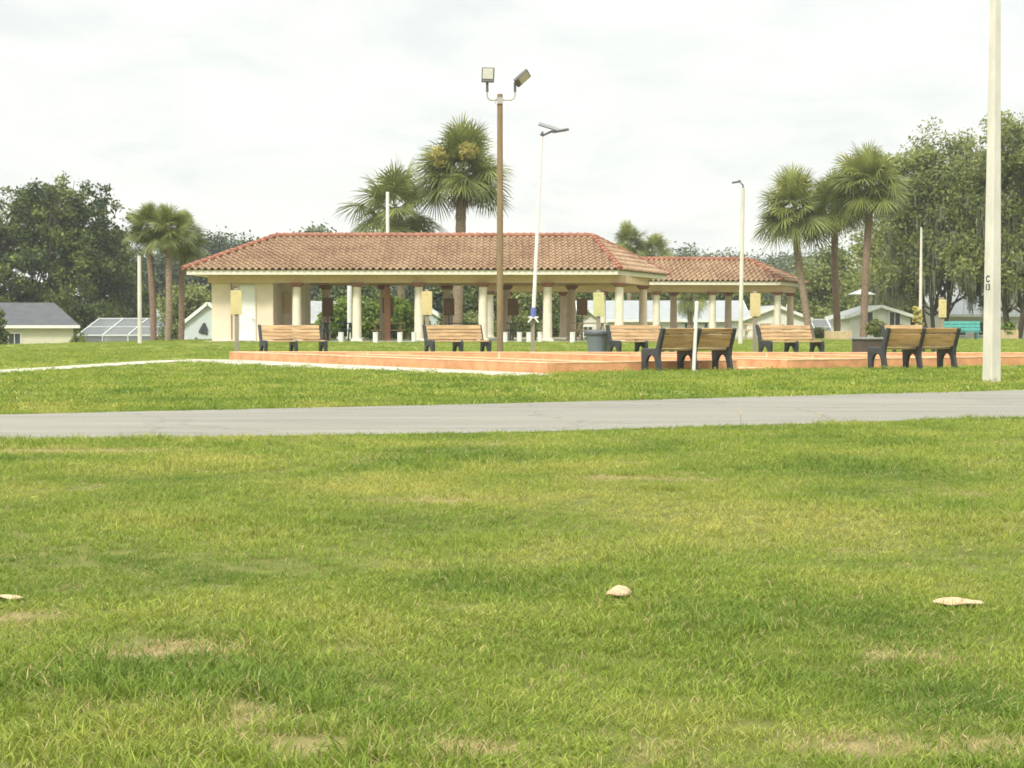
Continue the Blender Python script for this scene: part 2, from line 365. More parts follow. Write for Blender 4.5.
def asphalt():
    m, nt, out = new_mat('worn_pale_asphalt'); N = nt.nodes.new; L = nt.links.new
    b = N('ShaderNodeBsdfPrincipled'); b.inputs['Roughness'].default_value = .9; b.inputs['Specular IOR Level'].default_value = .2; L(b.outputs[0], out.inputs[0])
    g = N('ShaderNodeNewGeometry')
    mp = N('ShaderNodeMapping'); mp.inputs['Rotation'].default_value = (0, 0, R(-26)); mp.inputs['Scale'].default_value = (.25, 1.6, 1); L(g.outputs['Position'], mp.inputs[0])
    n = N('ShaderNodeTexNoise'); n.inputs['Scale'].default_value = 1.2; n.inputs['Detail'].default_value = 7; L(mp.outputs[0], n.inputs['Vector'])
    cr = N('ShaderNodeValToRGB'); L(n.outputs['Fac'], cr.inputs[0]); cr.color_ramp.elements[0].position = .3; cr.color_ramp.elements[1].position = .7
    cr.color_ramp.elements[0].color = (.160, .155, .132, 1); cr.color_ramp.elements[1].color = (.225, .215, .182, 1)
    n2 = N('ShaderNodeTexNoise'); n2.inputs['Scale'].default_value = 60; n2.inputs['Detail'].default_value = 3; L(g.outputs['Position'], n2.inputs['Vector'])
    mr = N('ShaderNodeMapRange'); L(n2.outputs['Fac'], mr.inputs[0]); mr.inputs[3].default_value = .62; mr.inputs[4].default_value = 1.38
    # hairline cracks
    wv = N('ShaderNodeTexVoronoi'); wv.feature = 'DISTANCE_TO_EDGE'; wv.inputs['Scale'].default_value = .33
    nd = N('ShaderNodeTexNoise'); nd.inputs['Scale'].default_value = 1.5; nd.inputs['Detail'].default_value = 5; L(g.outputs['Position'], nd.inputs['Vector'])
    vm = N('ShaderNodeVectorMath'); vm.operation = 'ADD'; L(g.outputs['Position'], vm.inputs[0]); L(nd.outputs['Color'], vm.inputs[1]); L(vm.outputs[0], wv.inputs['Vector'])
    ck = N('ShaderNodeMapRange'); L(wv.outputs['Distance'], ck.inputs[0]); ck.inputs[1].default_value = .002; ck.inputs[2].default_value = .012; ck.inputs[3].default_value = .8; ck.inputs[4].default_value = 1
    mu = N('ShaderNodeMath'); mu.operation = 'MULTIPLY'; L(mr.outputs[0], mu.inputs[0]); L(ck.outputs[0], mu.inputs[1])
    hm = N('ShaderNodeMix'); hm.data_type = 'RGBA'; hm.blend_type = 'MULTIPLY'; hm.inputs[0].default_value = 1
    L(cr.outputs[0], hm.inputs[6]); L(mu.outputs[0], hm.inputs[7]); L(hm.outputs[2], b.inputs['Base Color'])
    return m
def strip(name, near, far, z, m):
    mb = MB(); n = len(near)
    mb.add([(x, y, z) for x, y in near] + [(x, y, z) for x, y in far], [(i, i+1, n+i+1, n+i) for i in range(n-1)])
    return tag(mb.build(name, m), kind='structure')
strip('road', RN, RF, .006, asphalt())

# ------------------------------------------------------------------ bocce style courts with low orange walls
UX, UY = -.535, .847; VX, VY = .847, .535
C0 = (.63, 30.5); CL = (-7.1, 42.7); FAR0 = (-7.1, 42.75); FAR1 = (16.0, 40.6)
CB0 = (4.35, 32.85); CB = (5.37, 33.2); CR = (15.2, 39.3)
def wall_run(mb, cap, jt, a, b, h=.20, w=.20, joints=0, side=1, z0=-.02):
    a, b = Vector((*a, 0)), Vector((*b, 0)); d = (b-a).normalized(); n = Vector((-d.y, d.x, 0)) * side
    p = [a, b, b + n*w, a + n*w]
    mb.prism([(q.x, q.y) for q in p] if side > 0 else [(q.x, q.y) for q in reversed(p)], z0, h - .022)
    e = n*.006
    p = [a - e, b - e, b + n*w + e, a + n*w + e]
    cap.prism([(q.x, q.y) for q in p] if side > 0 else [(q.x, q.y) for q in reversed(p)], h - .022, h)
    L = (b-a).length
    for k in range(joints):
        c = a + d * (L*(k+1)/(joints+1)) + n*w/2
        jt.box((c.x, c.y, h/2), (.035, w+.008, h-.05), math.atan2(d.y, d.x))
court = thing('bocce_court', (0, 0, 0), 'low terracotta orange painted walls of the bocce courts between the walkway and the benches', 'sports court')
wb, cb_, jb = MB(), MB(), MB()
wall_run(wb, cb_, jb, CL, C0, joints=0, side=1)
wall_run(wb, cb_, jb, (C0[0]+.17, C0[1]+.107), CB0, side=1)
wall_run(wb, cb_, jb, CB, CR, side=1)
wall_run(wb, cb_, jb, (CB[0]-.05, CB[1]+.2), (CB[0]+UX*9.2, CB[1]+UY*9.2), side=-1)
wall_run(wb, cb_, jb, (CL[0]+.25, CL[1]-.14), (FAR1[0], FAR1[1]), h=.205, joints=6, side=1)
o_wall = wb.build('court_wall', M['orange'], court, bevel=.012)
cb_.build('wall_cap', M['cap'], o_wall)
db, dc, dj = MB(), MB(), MB()
for s, t0, t1, j in ((2.1, .35, 12.2, 2), (7.9, .4, 9.0, 2), (11.0, .4, 7.5, 2)):
    o0 = (C0[0]+VX*s, C0[1]+VY*s)
    wall_run(db, dc, dj, (o0[0]+UX*t1, o0[1]+UY*t1), (o0[0]+UX*t0, o0[1]+UY*t0), h=.17, w=.16, joints=j)
o_div = db.build('divider_wall', M['orange'], court, bevel=.012); dc.build('wall_cap', M['cap'], o_div)
for src, par in ((jb, o_wall), (dj, o_div)):
    for k in range(len(src.v)//8):
        jm = MB(); jm.add(src.v[k*8:k*8+8], [tuple(i - k*8 for i in f) for f in src.f[k*6:k*6+6]]); jm.build('wall_joint', M['joint'], par)
fl = MB(); fl.prism([(CL[0]+.2, CL[1]-.1), (C0[0]+.1, C0[1]+.15), CB0, (CB[0], CB[1]+.1), (CR[0], CR[1]+.1), (FAR1[0], FAR1[1]), ], -.03, .03)
fl.build('court_floor', mat('peach_court_surface', (.58, .31, .18), .9, .08, 1.5, .2, 40), court)

# pale walk along the orange wall, turning off left at its corner
def ribbon(name, pts, w, z, m):
    L_, R_ = [], []
    for i, p in enumerate(pts):
        a = Vector(pts[max(0, i-1)]); b = Vector(pts[min(len(pts)-1, i+1)]); d = (b-a).normalized(); n = Vector((-d.y, d.x))
        ww = w[i] if hasattr(w, '__len__') else w
        L_.append((p[0]+n.x*ww/2, p[1]+n.y*ww/2)); R_.append((p[0]-n.x*ww/2, p[1]-n.y*ww/2))
    return strip(name, R_, L_, z, m)
ribbon('walkway_path', [(C0[0]-.1, C0[1]-1.5), (-.25, 29.85), (-2.35, 33.15), (-5.25, 37.65), (-7.55, 41.45)], [.6, 1.9, 1.95, 1.95, 2.1], .010, M['walk'])
ribbon('footpath', [(-6.6, 40.9), (-7.55, 41.7), (-8.25, 40.0), (-8.75, 36.5), (-9.45, 31.0), (-10.9, 25.5), (-14, 18.2)], [1.2, 1.6, 1.1, .95, .95, .95, .95], .0145, M['walk'])

# ------------------------------------------------------------------ pavilions
def tile_slope(mb, A, B, C, D, p=.335, ch=.43):
    A, B, C, D = map(Vector, (A, B, C, D))
    ex = (B-A).normalized(); n = ex.cross(D-A).normalized(); ey = n.cross(ex)
    def pr(P): q = P-A; return q.dot(ex), q.dot(ey)
    L = (B-A).length; dx, H = pr(D); cx, _ = pr(C)
    rows = int(math.ceil(H/ch)); step = p/6
    for j in range(rows):
        t0, t1 = j*ch - (.06 if j == 0 else .03), min(H, (j+1)*ch)
        tm = max(0, min(H, (t0+t1)/2))
        xl = dx*tm/H; xr = L + (cx-L)*tm/H
        if xr - xl < .05: continue
        xs = [xl] + [k*step for k in range(int(math.ceil(xl/step)), int(xr/step)+1) if xl+.01 < k*step < xr-.01] + [xr]
        vs = []; fs = []
        for x in xs:
            ph = (x/p) % 1.0
            z = .105*math.sin(math.pi*ph/.62) if ph < .62 else -.035*math.sin(math.pi*(ph-.62)/.38)
            lo = A + ex*x + ey*t0 + n*(z+.075); hi = A + ex*x + ey*t1 + n*(z+.005); un = A + ex*x + ey*t0 + n*(z-.01 if j else z+.02)
            vs += [un, lo, hi]
        for k in range(len(xs)-1):
            a = 3*k; b = a+3
            fs += [(a, b, b+1, a+1), (a+1, b+1, b+2, a+2)]
        mb.add(vs, fs)
def cap_run(mb, P, Q, r=.145, seg=.40):
    P, Q = Vector(P), Vector(Q); d = Q-P; L = d.length; d.normalize()
    s = d.cross(Vector((0, 0, 1))).normalized(); u = s.cross(d)
    n = max(1, round(L/seg)); k = L/n
    for i in range(n):
        a = P + d*(i*k - .03); b = P + d*((i+1)*k); vs = []
        for q, rr, lift in ((a, r*1.08, .03), (b, r*.9, .0)):
            for j in range(7):
                t = math.pi*(-.22 + 1.44*j/6); vs.append(q + s*(rr*math.cos(t)) + u*(rr*math.sin(t)*.9 + lift))
        fs = [(j, j+1, 8+j, 7+j) for j in range(6)] + [tuple(range(6, -1, -1)), tuple(range(7, 14))]
        mb.add(vs, fs)

def pavilion(name, label, xl, xr, xr2, y0, y1, rl, rr, ze, zr, front_cols, back_cols, yf, yb, pink=False, front_y1=None):
    root = thing(name, (0, 0, 0), label, 'pavilion')
    fy = front_y1 if front_y1 is not None else y0
    ym = (y0+y1)/2
    k_ = (fy-y0)/(xr-xl)
    FL, FR, BR, BL = (xl, y0, ze), (xr, fy, ze), (xr2, y1, ze), (xl, y1-k_*(xr2-xl), ze)
    yr = (y0 + y1 - k_*(xr2-xl))/2
    RL, RR = (rl, yr+k_*(rl-xl), zr), (rr, yr+k_*(rr-xl), zr)
    tb = MB()
    tile_slope(tb, FL, FR, RR, RL); tile_slope(tb, FR, BR, RR, RR); tile_slope(tb, BR, BL, RL, RR); tile_slope(tb, BL, FL, RL, RL)
    dn = Vector((0, 0, -.02))
    pts = [Vector(p)+dn for p in (FL, FR, BR, BL, RL, RR)]
    tb.add(pts, [(0, 1, 5, 4), (1, 2, 5), (2, 3, 4, 5), (3, 0, 4)])
    roof = tb.build('roof', M['tile'], root)
    cbm = MB()
    for a, b in ((FL, RL), (FR, RR), (BR, RR), (BL, RL)):
        cap_run(cbm, Vector(a)+Vector((0, 0, .05)), Vector(b)+Vector((0, 0, .05)))
    cap_run(cbm, Vector(RL)+Vector((0, 0, .03)), Vector(RR)+Vector((0, 0, .03)), .17)
    cbm.build('ridge_tiles', M['ridge'], roof, smooth=True)
    fb = MB(); zt, zb = ze-.025, ze-.25
    cs = [Vector(p) for p in (FL, FR, BR, BL)]
    cen = sum(cs, Vector())/4
    ins = [c + (cen-c)*k for c, k in zip(cs, (.012,)*4)]
    for i in range(4):
        a, b = ins[i], ins[(i+1) % 4]; d = (b-a).normalized(); n = Vector((-d.y, d.x, 0))
        p = [a, b - d*.0, b - d*.08 + n*.04, a + d*.08 + n*.04]
        fb.prism([(q.x, q.y) for q in p], zb, zt)
    fb.build('fascia', M['fascia'], roof)
    sb = MB(); sb.prism([(c.x+(cen.x-c.x)*.016, c.y+(cen.y-c.y)*.016) for c in cs], zb+.012, zb+.04)
    sb.build('soffit', M['soffit'], roof)
    bb = MB(); zb0, zb1 = 2.99, zb+.01
    fslope = (fy-y0)/(xr-xl)
    fyy = lambda x: yf + (x-front_cols[0])*fslope
    xa = front_cols[0]-.35 if not name.startswith('tiled') else xl+1.2
    ring = [(front_cols[0]-.3 if pink else xl+1.2, fyy(front_cols[0])), (front_cols[-1]+.15, fyy(front_cols[-1])), (back_cols[-1]+.15, yb), (front_cols[0]-.3 if pink else xl+1.2, yb-k_*(back_cols[-1]-front_cols[0]))]
    for i in range(4):
        a, b = Vector((*ring[i], 0)), Vector((*ring[(i+1) % 4], 0)); d = (b-a).normalized()
        e = .17 if i % 2 == 0 else -.175
        bb.bar((a.x-d.x*e, a.y-d.y*e, (zb0+zb1)/2), (b.x+d.x*e, b.y+d.y*e, (zb0+zb1)/2), .34, zb1-zb0 - (.006 if i % 2 else 0))
    bb.build('beam', M['beam'], root)
    slab = MB(); slab.prism([(xl+.9, y0+.75), (xr-.1, fy+.75), (xr2-.6, y1-.6), (xl+.9, y1-.6-k_*(xr2-xl))], -.35, .045)
    slab.build('floor_slab', M['slab'], root)
    for row, ycol, mm in ((front_cols, None, M['column']), (back_cols, yb, M['column_shaded'])):
        for x in row:
            y = fyy(x) if ycol is None else ycol - k_*(back_cols[-1]-x)
            c = MB(); c.lathe([(.235, .16), (.232, 1.2), (.21, 2.78)], 22, (x, y, 0)); co = c.build('column', mm, root, smooth=True)
            k = MB(); k.lathe([(.225, 2.775), (.25, 2.81), (.30, 2.86), (.31, 2.89)], 22, (x, y, 0)); k.box((x, y, 2.94), (.66, .66, .101)); k.build('capital', M['capital'], co, bevel=.008)
            q = MB(); q.box((x, y, .075), (.6, .6, .09)); q.lathe([(.29, .118), (.29, .15), (.24, .18)], 22, (x, y, 0)); q.build('column_base', mm, co, bevel=.01)
    return root

P1F = [PX(297, 86.2), PX(357, 86.2), PX(419, 86.2), PX(483, 86.2), PX(547.5, 86.2), PX(619, 86.2)]
P1B = [PX(326, 92.6), PX(384, 92.6), PX(447, 92.6), PX(506.5, 92.6), PX(571.5, 92.6), PX(643, 92.6)]
ZE, ZR = 3.62, 5.50
p1 = pavilion('tiled_pavilion', 'long open tile roofed pavilion with a closed cream store room at its left end',
              PX(184, 85), PX(620, 85), PX(668, 94), 85, 94, PX(277, 89.5), PX(592, 89.5), ZE, ZR, P1F, P1B, 86.2, 92.6)
# store room at the left end
rx0, rx1 = PX(212, 86.4), PX(273.3, 86.4); rx2 = PX(305, 89.8)
rm = MB()
rm.prism([(rx0, 86.4), (rx1, 86.4), (rx1, 89.8), (rx2, 89.8), (rx2, 92.4), (rx0, 92.4)], -.3, 3.375)
room = rm.build('wall', M['cream'], p1)
dx0, dx1 = PX(240, 86.4), PX(255, 86.4)
d = MB(); d.box(((dx0+dx1)/2, 86.385, 1.45), (dx1-dx0, .05, 2.76)); door = d.build('door', M['door'], p1, bevel=.008)
d = MB()
d.box((dx0-.03, 86.375, 1.47), (.06, .075, 2.85)); d.box((dx1+.03, 86.375, 1.47), (.06, .075, 2.85)); d.box(((dx0+dx1)/2, 86.377, 2.865), (dx1-dx0+.12, .07, .06))
d.build('door_frame', M['fascia'], door)
d = MB(); d.tube([(dx1-.09, 86.36, 1.15), (dx1-.09, 86.29, 1.15)], [.02, .02], 8); d.lathe([(.0, -.035), (.03, -.02), (.035, 0), (.03, .02), (.0, .035)], 10, (dx1-.09, 86.27, 1.15)); d.build('handle', M['metal'], door, smooth=True)
d = MB(); d.box((PX(287, 89.7), 89.76, 2.02), (.36, .12, 1.1)); d.box((PX(287, 89.7), 89.70, 2.02), (.30, .02, 1.0)); d.build('meter_box', M['beam'], p1, bevel=.01)
d = MB(); d.box((PX(234.6, 86.3), 86.34, PZ(286.8, 86.3)), (.14, .12, .2)); d.lathe([(.06, -.1), (.11, -.04), (.11, .04), (.05, .09)], 12, (PX(234.6, 86.2), 86.2, PZ(286.8, 86.3))); d.build('wall_lamp', M['metal'], p1, smooth=True)
d = MB(); d.tube([(PX(231.6, 86.33), 86.33, .1), (PX(231.6, 86.33), 86.33, 3.2)], .025, 8); d.build('brown_strip', M['brownpaint'], p1)  # thin upright brown strip on the store room front

P2F = [-1.4, 2.2, 5.8, PX(658, 108.3), PX(714, 109), PX(778, 110.2)]
P2B = [3.4-3.7, 3.4, 7.1, PX(672, 114.4), PX(727, 114.4), PX(790, 114.4)]
p2 = pavilion('tile_roofed_shelter', 'smaller open tile roofed shelter behind the right end of the long pavilion',
              -2.6, PX(783, 109), PX(806, 116), 107, 116, 2.0, PX(750, 111.8), 3.66, 5.12, P2F, P2B, 108.3, 114.4, pink=True, front_y1=109.4)

# ------------------------------------------------------------------ benches
def bench_proto(name, label, group):
    root = thing(name, (0, 0, 0), label, 'bench', group)
    prof = [(-.31, 0), (-.20, 0), (-.185, .20), (-.14, .29), (-.07, .335), (.0, .335), (.06, .29), (.10, .20), (.14, 0), (.26, 0), (.20, .30), (.215, .46), (.345, .85), (.335, .875), (.285, .88), (.25, .86), (.125, .50), (.10, .475), (-.29, .475), (-.325, .45), (-.335, .38)]
    for x in (-.835, 0, .835):
        f = MB(); f.side(prof, x-.035, x+.035); f.build('leg_frame', M['iron'], root, bevel=.012)
    s = MB()
    for i in range(4): s.box((0, -.255 + i*.108, .447), (1.61, .096, .04))
    s.build('seat', M['benchwood'], root, bevel=.008)
    b = MB(); ang = math.atan2(.13, .39)
    for i, (t, h) in enumerate(((.055, .082), (.148, .082), (.241, .082), (.352, .105))):
        cy = .115 + math.sin(ang)*t - .024; cz = .475 + math.cos(ang)*t
        b.box((0, cy, cz), (1.61, .036, h), 0, -ang)
    b.build('backrest', M['benchwood'], root, bevel=.008)
    return root
def near_bench_proto(name, label):
    root = bench_proto(name, label, 'two bay benches by the courts')
    for ch in root.children:
        if ch.name.startswith('backrest'):
            bk = MB(); ang = math.atan2(.13, .39)
            for x0, x1 in ((-.80, -.035), (.035, .80)):
                for t, h in ((.365, .105), (.15, .27)):
                    bk.box(((x0+x1)/2, .235 + math.sin(ang)*(t-.2), .475 + math.cos(ang)*t), (x1-x0, .03, h), 0, -ang)
            bk.build('back_panel', M['backwood'], root, bevel=.006)
            break
    return root
TH = math.atan2(.535, .847)
FB = [(293, 44.3, 'wooden bench in front of the pavilion store room, leftmost of its row', -2), (457, 44.3, 'wooden bench just left of the tall brown light pole', 0),
      (640, 43.9, 'wooden bench right beside the blue grey trash can', 2), (790, 43.4, 'wooden bench below the palms, right of the slim cream lamp pole', 0), (908, 52, 'wooden bench mostly hidden behind the right hand back turned bench', 4)]
b0 = bench_proto('park_bench', FB[0][2], 'wooden benches along the far side of the courts')
for i, (px, dd, lab, rot) in enumerate(FB):
    o = b0 if i == 0 else copy_tree(b0)
    o.location = (PX(px, dd), dd, gz(PX(px, dd), dd)); o.rotation_euler = (0, 0, TH*.85 + R(rot)); o.scale = (.97, 1, 1); o['label'] = lab
NB = [(689, 31.7, 'back turned wooden bench behind the leaning white stake'), (914, 33.3, 'back turned wooden bench left of the square concrete pole')]
b1 = near_bench_proto('park_bench', NB[0][2])
for i, (px, dd, lab) in enumerate(NB):
    o = b1 if i == 0 else copy_tree(b1)
    o.location = (PX(px, dd), dd, 0); o.rotation_euler = (0, 0, TH*(1.0 if i == 0 else .75) + math.pi); o.scale = (1, 1, .93); o['label'] = lab

# ------------------------------------------------------------------ score boards on posts
def board_sign(px, dd, ytop, ybot, label, mm, w=.29, post=True, name='score_board', group='score boards behind the courts', yaw=.0, base=0.0):
    x = PX(px, dd); r = thing(name, (x, dd, base), label, 'board', group, yaw)
    zt, zb = PZ(ytop, dd)-base, PZ(ybot, dd)-base
    p = MB(); p.box((0, .055, (zt+.06)/2), (.10, .09, zt+.06)); p.build('post', M['postwood'], r, bevel=.006)
    b = MB(); b.box((0, -.012, (zt+zb)/2), (w, .035, zt-zb)); bo = b.build('panel', mm, r, bevel=.006)
    for z in (zt-.07, zb+.07):
        s = MB(); s.lathe([(.012, -.01), (.012, .01)], 6, (0, -.032, z)); s.build('bolt', M['metal'], bo)
    return r
board_sign(236.5, 44.6, 289, 313, 'blank yellowed board on a post in front of the store room', M['board'])
board_sign(427, 45.0, 290, 313.5, 'blank yellowed board on a post behind the bench left of the brown light pole', M['board'], .28)
board_sign(598.5, 44.6, 291, 315, 'greenish board with a dark dot on a post beside the trash can', M['board_green'], .28)
board_sign(755, 44.4, 292, 315, 'blank yellowed board on a post just right of the slim cream lamp pole', M['board'], .27)
board_sign(942, 44.0, 298, 316, 'pale tan board on a post behind the right hand back turned bench', M['board'], .2)
for px, dd, yt, yb, lab in ((328, 90.6, 296.5, 315, 'dark brown board under the pavilion roof, nearest to the store room'), (388.5, 90.6, 296, 312, 'dark brown board under the pavilion roof, beside the rust painted post'),
                            (449, 90.6, 297, 314, 'dark brown board under the pavilion roof, above the bench left of the light pole'), (513, 90.6, 297, 314, 'dark brown board under the pavilion roof, just right of the brown light pole'),
                            (582, 90.6, 297, 313.5, 'dark brown board under the pavilion roof, left of the greenish board')):
    board_sign(px, dd, yt, yb, lab, M['board_brown'], .58, group='dark boards under the pavilion', base=.045)

# ------------------------------------------------------------------ poles and lamps
def flood_pole():
    dd = 45.2; x = PX(500, dd); r = thing('floodlight_pole', (x, dd, 0), 'tall brown wooden light pole carrying two flood lamps on curved white arms', 'light pole')
    top = PZ(94, dd)
    p = MB(); p.tube([(0, 0, -.3), (0, 0, 3), (.0, 0, top)], [.088, .084, .072], 14); p.build('pole', M['woodpole'], r, smooth=True)
    s = 1/37.6
    for sx, hx, hz, tilt in ((-1, -12.5, 0, 0), (1, 17.5, 0, 1)):
        a = MB(); za = PZ(100, dd); ex = (-12.6 if sx < 0 else 15)*s
        pts = [(sx*.05, -.05, za), (ex*.75, -.05, za-.005), (ex*.93, -.05, za+.04), (ex, -.05, za+.12), (ex, -.05, PZ(90, dd))]
        a.tube(pts, .022, 8); arm = a.build('arm', M['armgrey'], r, smooth=True)
        k = MB(); k.tube([(ex, -.05, PZ(92, dd)), (ex, -.05, PZ(82.5, dd))], .036, 10); k.build('bracket', M['darkmetal'], arm)
        h = MB(); hd = MB()
        if sx < 0:
            c = Vector((ex+.02, -.08, PZ(75.5, dd))); Rm = (R(-4), R(2), 0)
            h.box(c, (.34, .07, .41), 0, R(-12), R(2)); hd.box(c + Vector((0, -.043, .03)), (.27, .012, .29), 0, R(-12), R(2))
            h.box(c + Vector((0, .06, -.05)), (.22, .06, .24), 0, R(-12))
        else:
            c = Vector((ex+.19, -.08, PZ(78.5, dd)))
            ax, nn = (.68, .12, .62), Vector((.55, -.62, -.5)); nn = (nn - Vector(ax).normalized()*nn.dot(Vector(ax).normalized())).normalized()
            h.obox(c, (.46, .29, .085), ax, nn); hd.obox(c + nn*.044 + Vector(ax).normalized()*.04, (.31, .23, .012), ax, nn)
        ho = h.build('lamp_head', M['darkmetal'], r, bevel=.02); hd.build('lens', M['lens'], ho)
    b = MB(); b.tube([(-.06, -.09, PZ(104.5, dd)), (-.12, -.09, PZ(104, dd)), (-.13, -.09, PZ(100, dd)), (-.04, -.09, PZ(99, dd))], .012, 6); b.box((0, -.088, PZ(100.5, dd)), (.17, .03, .17)); b.build('junction_plate', M['armgrey'], r)
flood_pole()

def solar_pole():
    dd = 45.6; x0 = PX(532.6, dd); r = thing('solar_lamp_post', (x0, dd, 0), 'slender leaning white post with a solar lamp on top and a blue band', 'lamp post')
    k = dd/F
    dx = lambda px: PX(px, dd) - x0
    p = MB(); p.bar((0, 0, -.2), (dx(533), 0, PZ(316, dd)), .10); p.build('stake', M['postwood'], r)
    p = MB(); p.tube([(dx(533.2), -.07, PZ(316, dd)), (dx(541.5), -.07, PZ(134, dd))], [.052, .038], 12); po = p.build('pole', M['white'], r, smooth=True)
    p = MB(); p.tube([(dx(533.2), -.07, PZ(315.5, dd)), (dx(533.7), -.07, PZ(306, dd))], [.078, .07], 12); p.build('blue_band', M['blue'], po, smooth=True)
    p = MB()
    for s in (-1, 1): p.bar((dx(533.2)+s*.03, -.13, PZ(316, dd)), (dx(533.2)+s*.14, -.15, PZ(321, dd)), .05, .03)
    p.bar((dx(528.5), -.12, PZ(315.8, dd)), (dx(538), -.12, PZ(315.8, dd)), .03, .05)
    p.build('clamp', M['white'], po)
    a = MB(); a.tube([(dx(541.5), -.07, PZ(135.5, dd)), (dx(544), -.07, PZ(134.5, dd)), (dx(552), -.07, PZ(131, dd))], [.035, .03, .028], 8); a.lathe([(.045, -.04), (.05, 0), (.045, .04)], 10, (dx(541.8), -.07, PZ(134.6, dd))); a.build('arm', M['darkmetal'], r)
    a = MB(); a.box((dx(560), -.05, PZ(130.2, dd)), (.46, .26, .06), 0, R(10), R(-9)); h = a.build('lamp_head', M['darkmetal'], r, bevel=.02)
    a = MB(); a.box((dx(560), -.05, PZ(130.2, dd)-.034), (.34, .2, .012), 0, R(10), R(-9)); a.build('lens', M['lens'], h)
    a = MB(); a.box((dx(548.5), -.02, PZ(126.5, dd)), (.56, .36, .03), 0, R(18), R(18)); a.build('solar_panel', M['solar'], r, bevel=.006)
    a = MB(); a.tube([(dx(541.6), -.07, PZ(134, dd)), (dx(542.2), -.07, PZ(132, dd))], .012, 6); a.lathe([(.03, -.015), (.03, .015)], 8, (dx(542.2), -.07, PZ(132, dd))); a.build('sensor', M['darkmetal'], r)
solar_pole()

def slim_lamp(px0, pxt, dd, ytop, label, name='lamp_pole', r0=.10, r1=.075, m='concrete_pole', head=-1, base=None):
    x = PX(px0, dd); b = gz(x, dd) if base is None else base
    r = thing(name, (x, dd, b), label, 'lamp pole', None); zt = PZ(ytop, dd)-b; dx = PX(pxt, dd)-x
    p = MB(); p.tube([(0, 0, -.2), (dx*.5, 0, zt*.5), (dx, 0, zt)], [r0, (r0+r1)/2, r1], 12); p.build('pole', M[m], r, smooth=True)
    if head:
        s = dd/F
        a = MB(); a.tube([(dx, 0, zt-.1), (dx, 0, zt+3*s), (dx+head*2.5*s, 0, zt+5*s)], [.04, .035, .03], 8); a.build('bracket', M['darkmetal'], r)
        h = MB(); h.box((dx+head*6.5*s, 0, zt+5.8*s), (9*s, .2, 1.7*s), 0, 0, R(8*head)); h.box((dx+head*3.8*s, 0, zt+7.2*s), (.10, .10, .07)); h.build('lamp_head', M['darkmetal'], r, bevel=.02)
    return r
slim_lamp(740.3, 742.2, 76.5, 187, 'slim cream lamp pole with a small lamp pointing left, beside the smaller shelter', r0=.10, r1=.08)
slim_lamp(140, 140, 76, 254.5, 'short pale lamp pole beside the palm clump on the left', r0=.10, r1=.08)
slim_lamp(388, 388, 101.5, 191, 'white pole rising above the pavilion roof in front of the shaggy palm', r0=.12, r1=.10, m='white', head=0)
slim_lamp(349.7, 349.7, 98, 262, 'white pole standing behind the pavilion left of its second column', r0=.14, r1=.13, m='white', head=0)
slim_lamp(920, 920.3, 96, 226, 'thin pale pole in front of the mossy oaks', r0=.11, r1=.055, m='concrete_pole', head=0)

def utility_pole():
    dd = 25.4; x = PX(991.8, dd); r = thing('concrete_utility_pole', (x, dd, 0), 'tall square white concrete pole stencilled C 13 at the right edge of the road', 'utility pole', None, R(28))
    mb = MB(); vs = []
    for z, w in ((-.3, .209), (0, .205), (2.5, .171), (5.8, .12), (9.5, .085)):
        c = w*.09
        for a, b in ((-w/2+c, -w/2), (w/2-c, -w/2), (w/2, -w/2+c), (w/2, w/2-c), (w/2-c, w/2), (-w/2+c, w/2), (-w/2, w/2-c), (-w/2, -w/2+c)): vs.append((a, b, z))
    fs = [(i*8+k, i*8+(k+1) % 8, (i+1)*8+(k+1) % 8, (i+1)*8+k) for i in range(4) for k in range(8)] + [tuple(range(32, 40))]
    mb.add(vs, fs); po = mb.build('pole', M['concrete_pole'], r)
    return r, dd
up, upd = utility_pole()
# black stencilled figures on the left face of the pole
def stencil(txt, z, size):
    cu = bpy.data.curves.new('pole_number', 'FONT'); cu.body = txt; cu.size = size; cu.align_x = 'CENTER'; cu.align_y = 'CENTER'; cu.extrude = .0015; cu.offset = .0025
    cu.materials.append(M['black'])
    o = bpy.data.objects.new('pole_number', cu); COL.objects.link(o); o.parent = up
    o.location = (-(.205 - .0136*z)/2 - .003, 0, z); o.rotation_euler = (R(90), 0, R(-90)); o.scale = (.85, 1.0, 1)
    bpy.context.view_layer.update()
    me = bpy.data.meshes.new_from_object(o.evaluated_get(bpy.context.evaluated_depsgraph_get()))
    me.name = 'pole_number'; n = bpy.data.objects.new('pole_number', me); COL.objects.link(n); n.parent = up; n.location = o.location; n.rotation_euler = o.rotation_euler; n.scale = o.scale
    bpy.data.objects.remove(o); n.name = 'pole_number'
    return n
stencil('C', PZ(277.5, 25.2), .135); stencil('13', PZ(285.8, 25.2), .13)

# leaning white stake in front of the bench
dd = 31.4; r = thing('white_stake', (PX(693.4, dd), dd, 0), 'thin leaning white stake in front of the back turned bench', 'stake')
s = MB(); s.tube([(0, 0, -.1), (PX(696.6, dd)-PX(693.4, dd), 0, PZ(301.5, dd))], [.036, .033], 10); s.build('rod', M['white'], r, smooth=True)
s = MB(); t = (PX(696.6, dd)-PX(693.4, dd)); s.lathe([(.036, -.02), (.038, 0), (.026, .025), (.006, .035)], 10, (t, 0, PZ(301.5, dd))); s.build('cap', M['white'], r, smooth=True)

